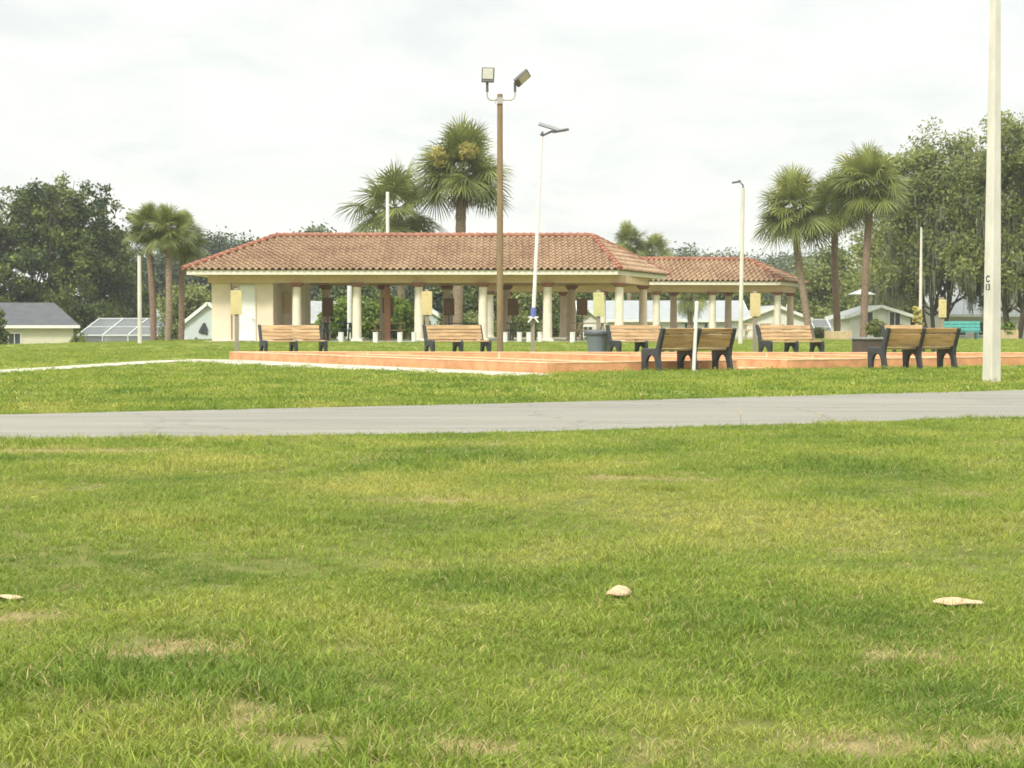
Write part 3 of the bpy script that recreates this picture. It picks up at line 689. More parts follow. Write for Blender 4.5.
# ------------------------------------------------------------------ trash can and boxes
dd = 44.2; r = thing('trash_can', (PX(598, dd), dd, 0), 'round blue grey trash can with a dark lid beside the greenish board', 'trash can')
s = MB(); s.lathe([(.225, 0), (.235, .03), (.305, .60), (.32, .62), (.32, .64)], 28); s.build('body', M['bin'], r, smooth=True)
s = MB(); s.lathe([(.335, .60), (.35, .62), (.35, .68), (.33, .71), (.16, .735), (.05, .74)], 28); s.build('lid', M['binrim'], r, smooth=True)
for sx in (-1, 1):
    s = MB(); s.bar((sx*.325, -.07, .53), (sx*.325, .07, .53), .05, .05); s.build('handle', M['binrim'], r)

dd = 44.4; r = thing('planter_box', (PX(868, dd), dd, 0), 'dark brown square planter box behind the courts under the third right hand palm', 'planter', None, R(24))
s = MB(); s.box((0, 0, .25), (.66, .5, .5)); s.build('body', M['darkbox'], r, bevel=.01)
s = MB(); s.box((0, -.27, .52), (.74, .05, .05)); s.box((0, .27, .52), (.74, .05, .05)); s.box((-.345, 0, .52), (.05, .489, .05)); s.box((.345, 0, .52), (.05, .489, .05)); s.build('rim', M['metal'], r, bevel=.005)
s = MB(); s.box((0, 0, .47), (.64, .48, .07)); s.build('soil', M['bark'], r)

def timber_box(px, dd, w, label, top):
    x = PX(px, dd); r = thing('timber_planter', (x, dd, gz(x, dd)), label, 'planter', 'low timber planters on the lawn')
    h = top
    s = MB()
    for sy in (-1, 1):
        s = MB()
        for i in range(2): s.box((0, sy*.3, h*(.25+.49*i)), (w, .07, h*.49))
        s.build('side_board', M['lbox'], r, bevel=.008)
    for sx in (-1, 1):
        s = MB(); s.box((sx*(w/2+.02), 0, h*.52), (.16, .72, h*1.04)); s.build('end_board', M['lbox'], r, bevel=.008)
    return r
timber_box(838, 98, 1.25, 'low timber planter on the lawn below the right hand palms', .5)
timber_box(1008, 100, .8, 'low timber planter holding a small bush right of the concrete pole', .55)

# teal bench far right
dd = 98; x = PX(962.5, dd); r = thing('teal_bench', (x, dd, gz(x, dd)), 'teal bench on the far lawn left of the square concrete pole', 'bench', None, R(-6))
s = MB()
for i in range(3): s.box((0, -.2+i*.17, .45), (2.05, .15, .05))
s.build('seat', M['teal'], r, bevel=.01)
s = MB()
for i in range(3): s.box((0, .27+.04*i, .60+i*.19), (2.05, .05, .17), 0, R(-12))
s.build('backrest', M['teal'], r, bevel=.01)
for sx in (-.75, .75):
    s = MB(); s.bar((sx, -.2, 0), (sx, -.2, .43), .09); s.bar((sx, .22, 0), (sx, .36, .95), .09); s.bar((sx, -.25, .40), (sx, .27, .40), .08); s.build('leg', M['darkteal'], r)

# ------------------------------------------------------------------ tables and stools under the pavilions
def table_proto(mw, mf):
    r = thing('picnic_table', (0, 0, 0), 'picnic table', 'table', 'picnic tables under the roofs')
    s = MB()
    for i in range(5): s.box((0, -.30+i*.15, .75), (1.8, .14, .045))
    s.build('tabletop', mw, r, bevel=.006)
    for sy in (-1, 1):
        s = MB()
        for i in range(2): s.box((0, sy*(.66+i*.13), .45), (1.8, .12, .045))
        s.build('seat', mw, r, bevel=.006)
    for sx in (-.65, .65):
        s = MB(); s.bar((sx, -.72, 0), (sx, -.22, .72), .07, .09); s.bar((sx, .72, 0), (sx, .22, .72), .07, .09); s.bar((sx+.075, -.78, .40), (sx+.075, .78, .40), .07, .08); s.build('leg', mf, r)
    return r
tp = table_proto(M['tablewood'], M['tablewood']); tg = table_proto(M['greenmetal'], M['greenmetal'])
used = [False, False]
for k, px, dd, rz, lab in ((0, 388, 89.3, 5, 'weathered picnic table beside the rust painted post under the long pavilion'), (1, 338, 89.2, -3, 'dark green picnic table between the second and third pavilion columns'),
                           (1, 462, 89.5, 4, 'dark green picnic table behind the bench left of the light pole'), (1, 523, 89.2, 0, 'dark green picnic table right of the brown light pole, behind the solar lamp post'),
                           (0, 590, 89.0, 6, 'weathered picnic table behind the greenish board and trash can'), (0, 757, 105.6, -3, 'weathered picnic table on the grass just right of the slim cream lamp pole'),
                           (1, 696, 111.5, 2, 'dark green picnic table under the shelter behind the leaning stake'), (0, 640, 111.0, -4, 'weathered picnic table under the shelter behind the long pavilion')):
    src = (tp, tg)[k]; o = copy_tree(src) if used[k] else src; used[k] = True
    o.location = (PX(px, dd), dd, .045 if dd != 105.6 else 0); o.rotation_euler = (0, 0, R(rz)); o.scale = (1, 1, 1.2); o['label'] = lab
def stool(): 
    r = thing('white_stool', (0, 0, 0), 'stool', 'stool', 'white cylinder stools in front of the pavilion')
    s = MB(); s.lathe([(.125, 0), (.125, .46)], 20); s.build('drum', M['white'], r, smooth=True)
    s = MB(); s.lathe([(.13, .46), (.135, .47), (.135, .495), (.12, .505)], 20); s.build('seat', M['white'], r, smooth=True)
    return r
s0 = stool()
for i, (px, dd, lab) in enumerate(((341, 82.5, 'white drum stool left of the second pavilion column'), (375.5, 82.5, 'white drum stool left of the rust painted post'), (400, 82.5, 'white drum stool in front of the bark of the shaggy palm'),
                                   (505, 82.5, 'white drum stool just right of the brown light pole'), (519.5, 85.4, 'smaller looking white drum stool set back between light pole and solar lamp post'), (529, 82.5, 'white drum stool just left of the solar lamp post'),
                                   (540, 85.4, 'white drum stool set back, just right of the solar lamp post'), (572.5, 82.5, 'white drum stool left of the trash can'), (414, 85.4, 'white drum stool left of the third pavilion column'))):
    o = s0 if i == 0 else copy_tree(s0); o.location = (PX(px, dd), dd, 0); o['label'] = lab
r = thing('rust_painted_post', (PX(387.5, 88.2), 88.2, .045), 'rust brown painted post between two white stools under the pavilion', 'post')
s = MB(); s.box((0, 0, 1.4), (.30, .30, 2.8)); s.build('shaft', M['brownpaint'], r, bevel=.012)
s = MB(); s.box((0, 0, .06), (.40, .40, .12)); s.build('foot', M['brownpaint'], r, bevel=.012)
r = thing('white_umbrella', (PX(861, 112), 112, gz(PX(861, 112), 112)), 'shallow white umbrella behind the third right hand palm trunk', 'umbrella')
zt = PZ(289.5, 112) - gz(PX(861, 112), 112)
s = MB(); s.tube([(0, 0, 0), (0, 0, zt+.05)], .03, 8); s.build('pole', M['metal'], r)
s = MB(); n = 8; s.add([(0, 0, zt+.12)] + [(.95*math.cos(2*math.pi*k/n), .95*math.sin(2*math.pi*k/n), zt-.22) for k in range(n)] + [(0, 0, zt+.10)] + [(.94*math.cos(2*math.pi*k/n), .94*math.sin(2*math.pi*k/n), zt-.25) for k in range(n)],
             [(0, 1+k, 1+(k+1) % n) for k in range(n)] + [(n+1, n+2+(k+1) % n, n+2+k) for k in range(n)] + [(1+k, n+2+k, n+2+(k+1) % n, 1+(k+1) % n) for k in range(n)])
s.build('canopy', M['canvas'], r)

# ------------------------------------------------------------------ houses
def house(px, dd, w, dep, eave_y, ridge_y, label, wallm, roofm, rz=0, style='gable', front=False, windows=(), doorx=None, name='house', over=.4, hipk=None):
    """local x along the ridge for style gable/hip; front=True turns the gable to the camera"""
    x = PX(px, dd); b = gz(x, dd+dep/2) - .1
    r = thing(name, (x, dd + dep/2, b), label, 'house', None, R(rz))
    ze = PZ(eave_y, dd) - b; zr = PZ(ridge_y, dd + (dep/2 if not front else 0)) - b
    hw, hd = w/2, dep/2
    mb = MB(); mb.prism([(-hw, -hd), (hw, -hd), (hw, hd), (-hw, hd)], 0, ze)
    if style == 'gable':
        if front: vs = [(-hw, -hd, ze), (hw, -hd, ze), (0, -hd, zr-.06), (-hw, hd, ze), (hw, hd, ze), (0, hd, zr-.06)]
        else: vs = [(-hw, -hd, ze), (-hw, hd, ze), (-hw, 0, zr-.06), (hw, -hd, ze), (hw, hd, ze), (hw, 0, zr-.06)]
        mb.add(vs, [(0, 1, 2), (5, 4, 3), (0, 2, 5, 3), (2, 1, 4, 5)])
    wo = mb.build('wall', wallm, r)
    rb = MB(); fb = MB(); t = .13
    def slab(p):
        p = [Vector(q) for q in p]; n = len(p)
        rb.add(p + [q - Vector((0, 0, t)) for q in p], [tuple(range(n)), tuple(range(2*n-1, n-1, -1))] + [(i, n+i, n+(i+1) % n, (i+1) % n) for i in range(n)])
    sl = (zr-ze)/(hw if front else hd)
    if style == 'hip':
        k = hipk or min(hd, hw*.7); X, Y = hw+over, hd+over; z0 = ze - sl*over
        A, B, C, D, E, G_ = (-X, -Y, z0), (X, -Y, z0), (X, Y, z0), (-X, Y, z0), (-hw+k, 0, zr), (hw-k, 0, zr)
        slab((A, B, G_, E)); slab((B, C, G_)); slab((C, D, E, G_)); slab((D, A, E))
        for a, b_ in ((A, B), (B, C), (C, D), (D, A)): fb.bar((a[0], a[1], z0-.10), (b_[0], b_[1], z0-.10), .05, .22)
    elif front:
        X, Y = hw+over, hd+over; z0 = ze - sl*over
        slab(((-X, -Y, z0), (0, -Y, zr), (0, Y, zr), (-X, Y, z0))); slab(((0, -Y, zr), (X, -Y, z0), (X, Y, z0), (0, Y, zr)))
        for sx in (-1, 1): fb.bar((sx*(X+.01), -Y-.02, z0-.09), (0, -Y-.02, zr-.09), .05, .22); fb.bar((sx*(X+.02), -Y, z0-.09), (sx*(X+.02), Y, z0-.09), .05, .2)
    else:
        X, Y = hw+over, hd+over; z0 = ze - sl*over
        slab(((-X, -Y, z0), (X, -Y, z0), (X, 0, zr), (-X, 0, zr))); slab(((-X, 0, zr), (X, 0, zr), (X, Y, z0), (-X, Y, z0)))
        fb.bar((-X, -Y-.02, z0-.09), (X, -Y-.02, z0-.09), .05, .2); fb.bar((-X, Y+.02, z0-.09), (X, Y+.02, z0-.09), .05, .2)
        for sx in (-1, 1):
            for sy in (-1, 1): fb.bar((sx*(X+.02), sy*Y, z0-.09), (sx*(X+.02), 0, zr-.09), .05, .2)
    ro = rb.build('roof', roofm, r); fb.build('trim', M['white'], ro)
    for wx, wz, ww, wh in windows:
        f = MB(); y = -hd-.03
        for sx in (-1, 1): f.box((wx+sx*ww/2, y, wz), (.09, .08, wh+.09))
        for sz in (-1, 1): f.box((wx, y-.004, wz+sz*wh/2), (ww+.09, .08, .09))
        f.box((wx, y+.004, wz), (.05, .06, wh))
        fo = f.build('window', M['white'], r); g = MB(); g.box((wx, -hd-.012, wz), (ww-.04, .02, wh-.04)); g.build('pane', M['glass'], fo)
    if doorx is not None:
        g = MB(); g.box((doorx, -hd-.02, 1.1), (.95, .06, 2.1)); do = g.build('door', M['white'], r); g = MB(); g.box((doorx+.36, -hd-.07, 1.05), (.05, .06, .12)); g.build('handle', M['metal'], do)
    return r
h1 = house(-44, 124, 14.4, 8, 321.5, 301, 'cream house under a dark grey hip roof at the far left', M['hcream'], M['roofdark'], style='hip', windows=((4.9-1.9, 1.9, .9, 1.5), (-3.5, 1.9, 1.6, 1.2)), over=.45, rz=16, hipk=1.3)
for q, vx in enumerate((1.5, 4.2)):
    s = MB(); s.tube([(vx, -2.2+q*.4, 3.1), (vx, -2.2+q*.4, 4.3-.25*q)], .06, 8); s.build('roof_vent', M['white'], h1)
house(132, 165, 13.6, 9, 320, 308.5, 'pale grey roofed house behind the screened pool cage on the left', M['hwhite'], M['rooflight'], windows=((-2, 1.6, 1.4, 1.2), (3, 1.6, 1.4, 1.2)))
house(84, 158, 3.0, 6, 318, 313, 'small white gable porch beside the pool cage and the dark roofed house', M['hwhite'], M['rooflight'], front=True, windows=((0, 1.6, 1.0, 1.1),), name='garage')
h3 = house(208.5, 126, 3.7, 7, 320.5, 300.5, 'pale blue gable fronted house beside the left end of the pavilion', M['hblue'], M['rooflight'], front=True, windows=((.95, 1.95, .6, 1.2),), over=.25)
s = MB()
for ox, oz, w_, h_, a in ((-.42, 2.95, .34, .62, .5), (-.22, 3.1, .22, .6, -.4), (-.5, 2.7, .4, .16, .3), (-.15, 2.65, .2, .22, 0)):
    s.box((ox, -3.56-.01*ox, oz), (w_, .07, h_), 0, 0, a)
s.build('wall_ornament', M['iron'], h3)
s = MB(); s.bar((-.9, -3.56, .4), (-.9, -3.56, 2.1), .05); s.lathe([(.10, 2.1), (.12, 2.2), (.06, 2.35)], 8, (-.9, -3.6, 0)); s.build('porch_lamp', M['darkmetal'], h3)
house(290, 134, 10.5, 8, 317.5, 299.5, 'grey roofed pale blue house seen between store room and second pavilion column', M['hblue'], M['rooflight'], windows=((3.0, 1.7, 1.2, 1.1), (-1, 1.7, 1.2, 1.1)))
house(428, 128, 2.4, 7, 316, 306, 'narrow pale blue gable house seen behind the board left of the light pole', M['hblue'], M['rooflight'], front=True, windows=((.2, 1.6, .7, .9),), name='shed', over=.3)
house(588, 126, 2.2, 6, 318, 307, 'small white gable shed seen between pavilion columns above the trash can', M['hwhite'], M['roofblue'], front=True, name='shed', windows=((0, 1.6, .7, .8),), over=.3)
house(664, 138, 13.2, 9, 316.5, 299, 'long white house with a blue grey roof behind the smaller shelter', M['hwhite'], M['roofblue'], windows=((-5.4, 1.75, 1.0, 1.2), (-3.2, 1.75, 1.0, 1.2), (.6, 1.85, 2.0, .9), (2.9, 1.85, 1.2, .9), (5.2, 1.75, 1.1, 1.2)), doorx=-1.6)
house(777, 128, 4.5, 9, 315, 303.5, 'white gable fronted house right of the smaller shelter behind the palms', M['hwhite'], M['roofblue'], front=True, windows=((.9, 3.3, .35, .45), (-.9, 1.7, .9, .9)), over=.35)
house(880, 118, 4.2, 7, 313, 303.5, 'white cottage behind the third right hand palm and the round hedge', M['hwhite'], M['rooflight'], front=True, windows=((-.9, 1.9, .8, 1.0), (1.0, 1.9, .8, 1.0)), over=.35)
house(1000, 132, 9.4, 9, 311, 289.5, 'white bungalow with a large pale roof under the mossy oaks on the right', M['hwhite'], M['roofblue'], windows=((-3.2, 1.9, 1.1, 1.1), (-1.2, 1.9, 1.1, 1.1), (2.6, 1.9, 1.3, 1.2)), doorx=.7)

def pool_cage(px, dd, w, dep, front_y, back_y, label, nb):
    x = PX(px, dd); b = gz(x, dd+dep/2)-.1
    r = thing('pool_cage', (x, dd, b), label, 'screen enclosure'); z0 = PZ(front_y, dd)-b; z1 = PZ(back_y, dd+dep)-b
    f = MB()
    for i in range(nb+1):
        X = -w/2 + w*i/nb; f.bar((X, 0, 0), (X, 0, z0), .09); f.bar((X, 0, z0), (X+ .35, dep, z1), .09)
    f.bar((-w/2, 0, z0), (w/2, 0, z0), .12); f.bar((-w/2+.35, dep, z1), (w/2+.35, dep, z1), .1); f.bar((-w/2+.17, dep/2, (z0+z1)/2), (w/2+.17, dep/2, (z0+z1)/2), .08)
    f.bar((-w/2, 0, z0*.45), (w/2, 0, z0*.45), .06)
    f.build('frame', M['cagewhite'], r)
    s = MB(); s.add([(-w/2, .03, 0), (w/2, .03, 0), (w/2, .03, z0-.05), (-w/2, .03, z0-.05), (w/2+.35, dep, z1-.05), (-w/2+.35, dep, z1-.05)], [(0, 1, 2, 3), (3, 2, 4, 5)])
    s.build('screen', M['screen'], r)
    p = MB(); p.box((.3, dep+.2, (z1-.2)/2), (w*.9, .1, z1-.2)); p.build('back_wall', M['hwhite'], r)
pool_cage(128, 138, 8.2, 6, 333.8, 317, 'white framed dark screened pool cage behind the left palm clump', 4)
pool_cage(834, 128, 2.6, 5, 333, 318, 'small screened enclosure with white bars between the second and third right hand palms', 2)

# ------------------------------------------------------------------ trees
def rng_unit(rg, n):
    v = rg.normal(size=(n, 3)); return v/np.linalg.norm(v, axis=1, keepdims=True)
def leaf_cloud(rg, cent, tintc, per, spread, size, out_bias=.5, center=None, flat=.75, aspect=.55):
    n = len(cent)*per
    c = np.repeat(cent, per, 0) + rg.normal(size=(n, 3))*spread*np.array([1, 1, flat])
    nr = rng_unit(rg, n)
    if center is not None:
        o = c - center; o /= np.linalg.norm(o, axis=1, keepdims=True)+1e-6
        nr = nr + out_bias*o + np.array([0, 0, .35])
    nr /= np.linalg.norm(nr, axis=1, keepdims=True)
    a = np.cross(nr, rng_unit(rg, n)); a /= np.linalg.norm(a, axis=1, keepdims=True)+1e-9
    b = np.cross(nr, a)
    s = size*rg.uniform(.6, 1.35, (n, 1))
    v = np.stack([c - a*s, c + b*s*aspect + nr*s*.12, c + a*s, c - b*s*aspect + nr*s*.12], 1).reshape(-1, 3)
    q = np.arange(n*4).reshape(-1, 4)
    t = np.repeat(tintc, per) + rg.normal(size=n)*.06
    return v, q, t

def broad_tree(px, dd, top_y, width, label, seed, m='oak', leaf=.22, nclump=260, per=34, crown_low=.28, lobes=9, trunk_r=.28, group=None, name='broadleaf_tree', spread=.55, moss=0, xoff=0, bark='bark', stems=1, zmul=1.0, skirt=0, dome=0):
    rg = np.random.default_rng(seed); x = PX(px, dd); b = gz(x, dd)-.05
    r = thing(name, (x, dd, b), label, 'tree', group)
    H = PZ(top_y, dd) - b; lo = H*crown_low
    W = width/2; ch = H-lo; cz = lo + ch*.5
    # lobes: main masses of the crown
    L = []
    for k in range(lobes):
        a = 2*math.pi*(k*.618 % 1) + rg.uniform(-.3, .3); rr = W*.62*math.sqrt(rg.uniform(.1, 1)); z = cz + ch*rg.uniform(-.30, .30)
        k_ = 1 - .45*max(0, (z-cz)/(ch*.5))
        s = W*rg.uniform(.34, .52)
        L.append((rr*k_*math.cos(a), rr*k_*math.sin(a), z, s, s*rg.uniform(.62, .85)*zmul))
    L.append((W*rg.uniform(-.15, .15), 0, H-ch*.24, W*.42, ch*.24))
    for k in range(dome):
        a = 2*math.pi*(k+.5)/dome; s = W*rg.uniform(.40, .50); sz = ch*rg.uniform(.24, .30); L.append((W*.46*math.cos(a), W*.46*math.sin(a), H-sz*1.05-ch*rg.uniform(0, .08), s, sz))
    for k in range(skirt):
        a = 2*math.pi*(k+.3)/skirt; s = W*rg.uniform(.30, .42); L.append((W*.70*math.cos(a), W*.70*math.sin(a), lo + ch*rg.uniform(.10, .24), s, s*.8))
    cents = []; tints = []
    per_l = max(6, nclump//len(L))
    for (lx, ly, lz, s, sz) in L:
        u = rng_unit(rg, per_l); rad = rg.uniform(.35, 1.0, (per_l, 1))**.55
        p = np.array([lx, ly, lz]) + u*rad*np.array([s, s, sz])*rg.uniform(.85, 1.12, (per_l, 1))
        cents.append(p); tints.append(np.clip(rg.normal(.45, .14, per_l) + rg.normal()*.14, .03, .97))
    cents = np.concatenate(cents); tints = np.concatenate(tints)
    cents[:, 2] = np.minimum(cents[:, 2], H - leaf)
    v, q, t = leaf_cloud(rg, cents, tints, per, spread, leaf, .6, np.array([0, 0, cz]))
    np_mesh('crown', v, q, M[m], r, t)
    tb = MB(); rd = random.Random(seed)
    if stems == 1:
        tb.tube([(0, 0, -.2), (.05, 0, lo*.5), (rd.uniform(-.2, .2), 0, lo+ch*.15), (rd.uniform(-.3, .3), 0, cz+ch*.1)], [trunk_r*1.25, trunk_r, trunk_r*.75, trunk_r*.3], 10)
        st = [(0, 0, lo*.75)]
    else:
        st = []
        for k in range(stems):
            a = 2*math.pi*k/stems + .4; q1 = (math.cos(a)*.35, math.sin(a)*.35, -.2); q2 = (math.cos(a)*W*.16, math.sin(a)*W*.16, lo*.7); q3 = (math.cos(a)*W*.34, math.sin(a)*W*.34, cz-ch*.1)
            tb.tube([q1, q2, q3], [trunk_r, trunk_r*.8, trunk_r*.4], 9); st.append(q2)
    for i, (lx, ly, lz, s, sz) in enumerate(L):
        p0 = Vector(st[i % len(st)]); p1 = Vector((lx, ly, lz)); md = (p0+p1)/2 + Vector((rd.uniform(-.4, .4), rd.uniform(-.4, .4), -abs(lz-p0.z)*.08))
        tb.tube([p0, md, p1], [trunk_r*.5, trunk_r*.3, trunk_r*.1], 7)
        for k in range(3):
            e = Vector((lx+rd.uniform(-s, s)*.8, ly+rd.uniform(-s, s)*.8, lz+rd.uniform(-.5, .8)*sz)); tb.tube([md.lerp(p1, .5), e], [trunk_r*.18, trunk_r*.05], 5)
    tb.build('trunk', M[bark], r, smooth=True)
    if moss:
        n = moss; idx = rg.integers(0, len(cents), n); c = cents[idx].copy(); keep = c[:, 2] < cz+ch*.12; c = c[keep]; n = len(c)
        vs = []; qs = []; ts = []
        for p in c:
            ln = rg.uniform(.9, 2.6); ln = min(ln, p[2] - lo*.45)
            if ln < .4: continue
            tn = rg.uniform(.2, .9)
            for s in range(9):
                px_, py_ = p[0]+rg.normal()*.16, p[1]+rg.normal()*.16; l2 = ln*rg.uniform(.4, 1); w = rg.uniform(.025, .055); a = rg.uniform(0, 3.14)
                dx_, dy_ = math.cos(a)*w, math.sin(a)*w; o = len(vs)
                for k in range(4):
                    f = k/3; ww = (1-f*.75); jx, jy = rg.normal()*.04, rg.normal()*.04
                    vs += [(px_-dx_*ww+jx, py_-dy_*ww+jy, p[2]-l2*f), (px_+dx_*ww+jx, py_+dy_*ww+jy, p[2]-l2*f)]
                for k in range(3): qs.append((o+2*k, o+2*k+1, o+2*k+3, o+2*k+2)); ts.append(tn+rg.normal()*.1)
        np_mesh('hanging_moss', np.array(vs), np.array(qs), M['moss'], r, np.array(ts))
    return r

def bush(px, dd, top_y, width, label, seed, m='bushleaf', leaf=.10, n=90, per=36, group=None, name='shrub', base=None):
    rg = np.random.default_rng(seed); x = PX(px, dd); b = gz(x, dd) if base is None else base
    r = thing(name, (x, dd, b), label, 'shrub', group); H = PZ(top_y, dd)-b; W = width/2
    u = rng_unit(rg, n); rad = rg.uniform(.3, 1, (n, 1))**.5
    c = np.array([0, 0, H*.52]) + u*rad*np.array([W*.85, W*.85, H*.42]); t = np.clip(rg.normal(.5, .2, n), 0, 1)
    v, q, t = leaf_cloud(rg, c, t, per, min(W, H)*.14, leaf, .7, np.array([0, 0, H*.4]))
    v[:, 2] = np.maximum(v[:, 2], .02)
    np_mesh('foliage', v, q, M[m], r, t)
    s = MB()
    for k in range(5): a = 2*math.pi*k/5; s.tube([(.05*math.cos(a), .05*math.sin(a), -.05), (W*.5*math.cos(a), W*.5*math.sin(a), H*.65)], [.05, .015], 6)
    s.build('stems', M['bark'], r)
    return r

def palm_tree(px_b, px_t, dd, crown_y, radius, label, seed, trunk_r=.2, nfr=44, m='palm', bark='palmbark', dead=8, flower=(), group=None, bulge=None, name='palm_tree', curve=0.0, droop=1.0, low=-55):
    rg = np.random.default_rng(seed); x = PX(px_b, dd); b = gz(x, dd)-.05
    r = thing(name, (x, dd, b), label, 'palm tree', group)
    zc = PZ(crown_y, dd)-b; xt = PX(px_t, dd)-x
    tb = MB(); pts = []; rad = []
    n = 44
    for i in range(n+1):
        f = i/n; pts.append((xt*(f**(1+curve)) + .04*math.sin(f*7+seed), .05*math.sin(f*5+seed*2), -.15 + (zc+.15)*f))
        rr = trunk_r*(1.25 if i == 0 else 1.08 if i < 4 else 1.0 + .06*math.sin(i*2.3+seed))
        if f > .90: rr *= 1.0 + .25*(f-.90)/.1
        rad.append(rr)
    tb.tube(pts, rad, 14); to = tb.build('trunk', M[bark], r, smooth=True)
    if bulge:      # old boot stubs under the crown
        s = MB(); rd = random.Random(seed)
        for k in range(46):
            a = k*2.4; f = (k/46); z = zc - bulge*(1-f); w = trunk_r*(1.05+.35*math.sin(math.pi*f))
            cx = xt*(z/zc)**(1+curve)
            s.bar((cx+math.cos(a)*w*.8, math.sin(a)*w*.8, z), (cx+math.cos(a)*(w+.16), math.sin(a)*(w+.16), z+.22), .09, .035)
        s.build('boot_stubs', M['palmdead_boot'], to)
    C = np.array([xt, 0, zc])
    def fronds(count, el_fn, plen, blen, spread_deg, nleaf, tint_fn, mm, nm):
        vs = []; qs = []; ts = []
        for i in range(count):
            f = (i+.5)/count; az = i*2.39996 + rg.uniform(-.45, .45); el = R(el_fn(f) + rg.uniform(-17, 17))
            d = np.array([math.cos(az)*math.cos(el), math.sin(az)*math.cos(el), math.sin(el)])
            up = np.array([0, 0, 1.0]); s = np.cross(d, up); s /= np.linalg.norm(s)+1e-9; u = np.cross(s, d)
            L = plen*rg.uniform(.55, 1.18); sag = .22*math.cos(el)*droop
            # petiole
            o = len(vs); P0 = C + d*.1; P1 = C + d*L*.55 - up*sag*L*.25; P2 = C + d*L - up*sag*L
            for P, w in ((P0, .035), (P1, .025), (P2, .015)): vs += [P - s*w, P + s*w]
            tn = tint_fn(f)
            for k in range(2): qs.append((o+2*k, o+2*k+1, o+2*k+3, o+2*k+2)); ts.append(tn+.1)
            d2 = (P2-P1); d2 /= np.linalg.norm(d2); u2 = np.cross(s, d2); tw = rg.uniform(-1.0, 1.0)
            s2 = s*math.cos(tw)+u2*math.sin(tw); u2 = np.cross(s2, d2)
            for k in range(nleaf):
                g = (k+.5)/nleaf*2-1; an = R(spread_deg/2)*g
                ld = d2*math.cos(an) + s2*math.sin(an) - u2*.30*abs(g)**.7 + u2*.12*(k % 2)
                ld /= np.linalg.norm(ld)
                ll = blen*(1-.32*abs(g)**1.6)*rg.uniform(.85, 1.1); root = P2 + d2*.30*(1-abs(g))*blen*.5
                wd = np.cross(ld, u2); wd /= np.linalg.norm(wd)+1e-9
                o = len(vs); a0 = root; dr = droop*rg.uniform(.10, .34)
                for h, w in ((0, .009), (.4, .024), (.75, .017), (1.0, .002)):
                    P = a0 + ld*ll*h - up*dr*ll*h**2.6
                    vs += [P - wd*w*blen, P + wd*w*blen]
                for k2 in range(3): qs.append((o+2*k2, o+2*k2+1, o+2*k2+3, o+2*k2+2)); ts.append(tn+rg.normal()*.05)
        return np_mesh(nm, np.array(vs), np.array(qs), M[mm], r, np.clip(np.array(ts), 0, 1))
    fronds(int(nfr*1.45), lambda f: 84 + (low-84)*f**.95, radius*.55, radius*.52, 265, 36, lambda f: float(np.clip(.62-.35*f+rg.normal()*.14, .02, .98)), m, 'crown')
    if dead: fronds(dead, lambda f: -62-18*f, radius*.34, radius*.36, 150, 14, lambda f: float(rg.uniform(.1, .9)), 'palmdead', 'dead_fronds')
    for fx, fy_, fz, fr in flower:
        cc = C + np.array([fx, fy_, fz]) + rng_unit(rg, 60)*rg.uniform(.2, 1, (60, 1))*np.array([fr, fr*.7, fr])
        fv, fq, ft = leaf_cloud(rg, cc, np.clip(rg.normal(.5, .2, 60), 0, 1), 14, .10, .11, .3, C, .9, .22)
        fl_ = np_mesh('flower_stalk', fv, fq, M['palmyel'], r, ft)
    return r
M['palmdead_boot'] = mat('palm_boot_stub', (.20, .135, .08), .95, .2, 6)

GP = 'palms in clumps'
palm_tree(155, 149.5, 100, 226, 1.62, 'leftmost palm of the clump of three at the left edge of the pavilion', 11, .19, 40, dead=6, group=GP, bark='palmbark_red', low=-45)
palm_tree(167.5, 171, 99, 226, 1.7, 'middle palm of the clump of three at the left edge of the pavilion', 12, .19, 42, dead=6, group=GP, low=-60)
palm_tree(180, 185, 101, 236, 1.62, 'rightmost palm of the left clump of three, touching the pavilion roof edge', 13, .18, 40, dead=6, group=GP, bark='palmbark_red', low=-60)
palm_tree(404.5, 394, 106, 206, 3.45, 'shaggy palm above the pavilion roof behind the white pole', 21, .24, 26, dead=5, bulge=1.6, group=GP, low=-48, droop=1.2, curve=.5)
palm_tree(457.5, 461.5, 104, 170, 3.2, 'tall full palm above the pavilion roof with pale flower stalks, left of the light pole', 22, .31, 52, dead=18, bulge=1.7, flower=((-1.35, -1.6, .75, .66), (.5, -1.9, 1.0, .52)), group=GP, low=-30)
palm_tree(813, 793, 108, 208, 2.75, 'leaning left palm of the three right of the smaller shelter', 31, .23, 44, dead=4, bulge=.9, group=GP, low=-45, curve=-.35)
palm_tree(837, 833, 112, 206, 2.6, 'middle palm of the three right of the smaller shelter, with a brown collar', 32, .23, 44, bark='palmbark_red', dead=10, bulge=1.9, group=GP, low=-25)
palm_tree(862.5, 869, 107, 184, 2.8, 'tallest and rightmost palm of the three right of the smaller shelter', 33, .23, 48, bark='palmbark_red', dead=8, bulge=1.3, group=GP, low=-40)
palm_tree(629, 629, 150, 241, 2.0, 'small palm crown peeping over the roof between pavilion and shelter', 41, .2, 40, dead=0, group=GP, low=-50)
palm_tree(652, 654, 152, 254, 2.3, 'low arching palm peeping over the shelter roof', 42, .2, 30, dead=0, group=GP, low=-20, droop=1.8)
palm_tree(690, 690, 128, 294, 1.6, 'young low palm seen through the shelter behind the leaning stake', 43, .2, 26, dead=4, group=GP, low=-55, droop=1.6)

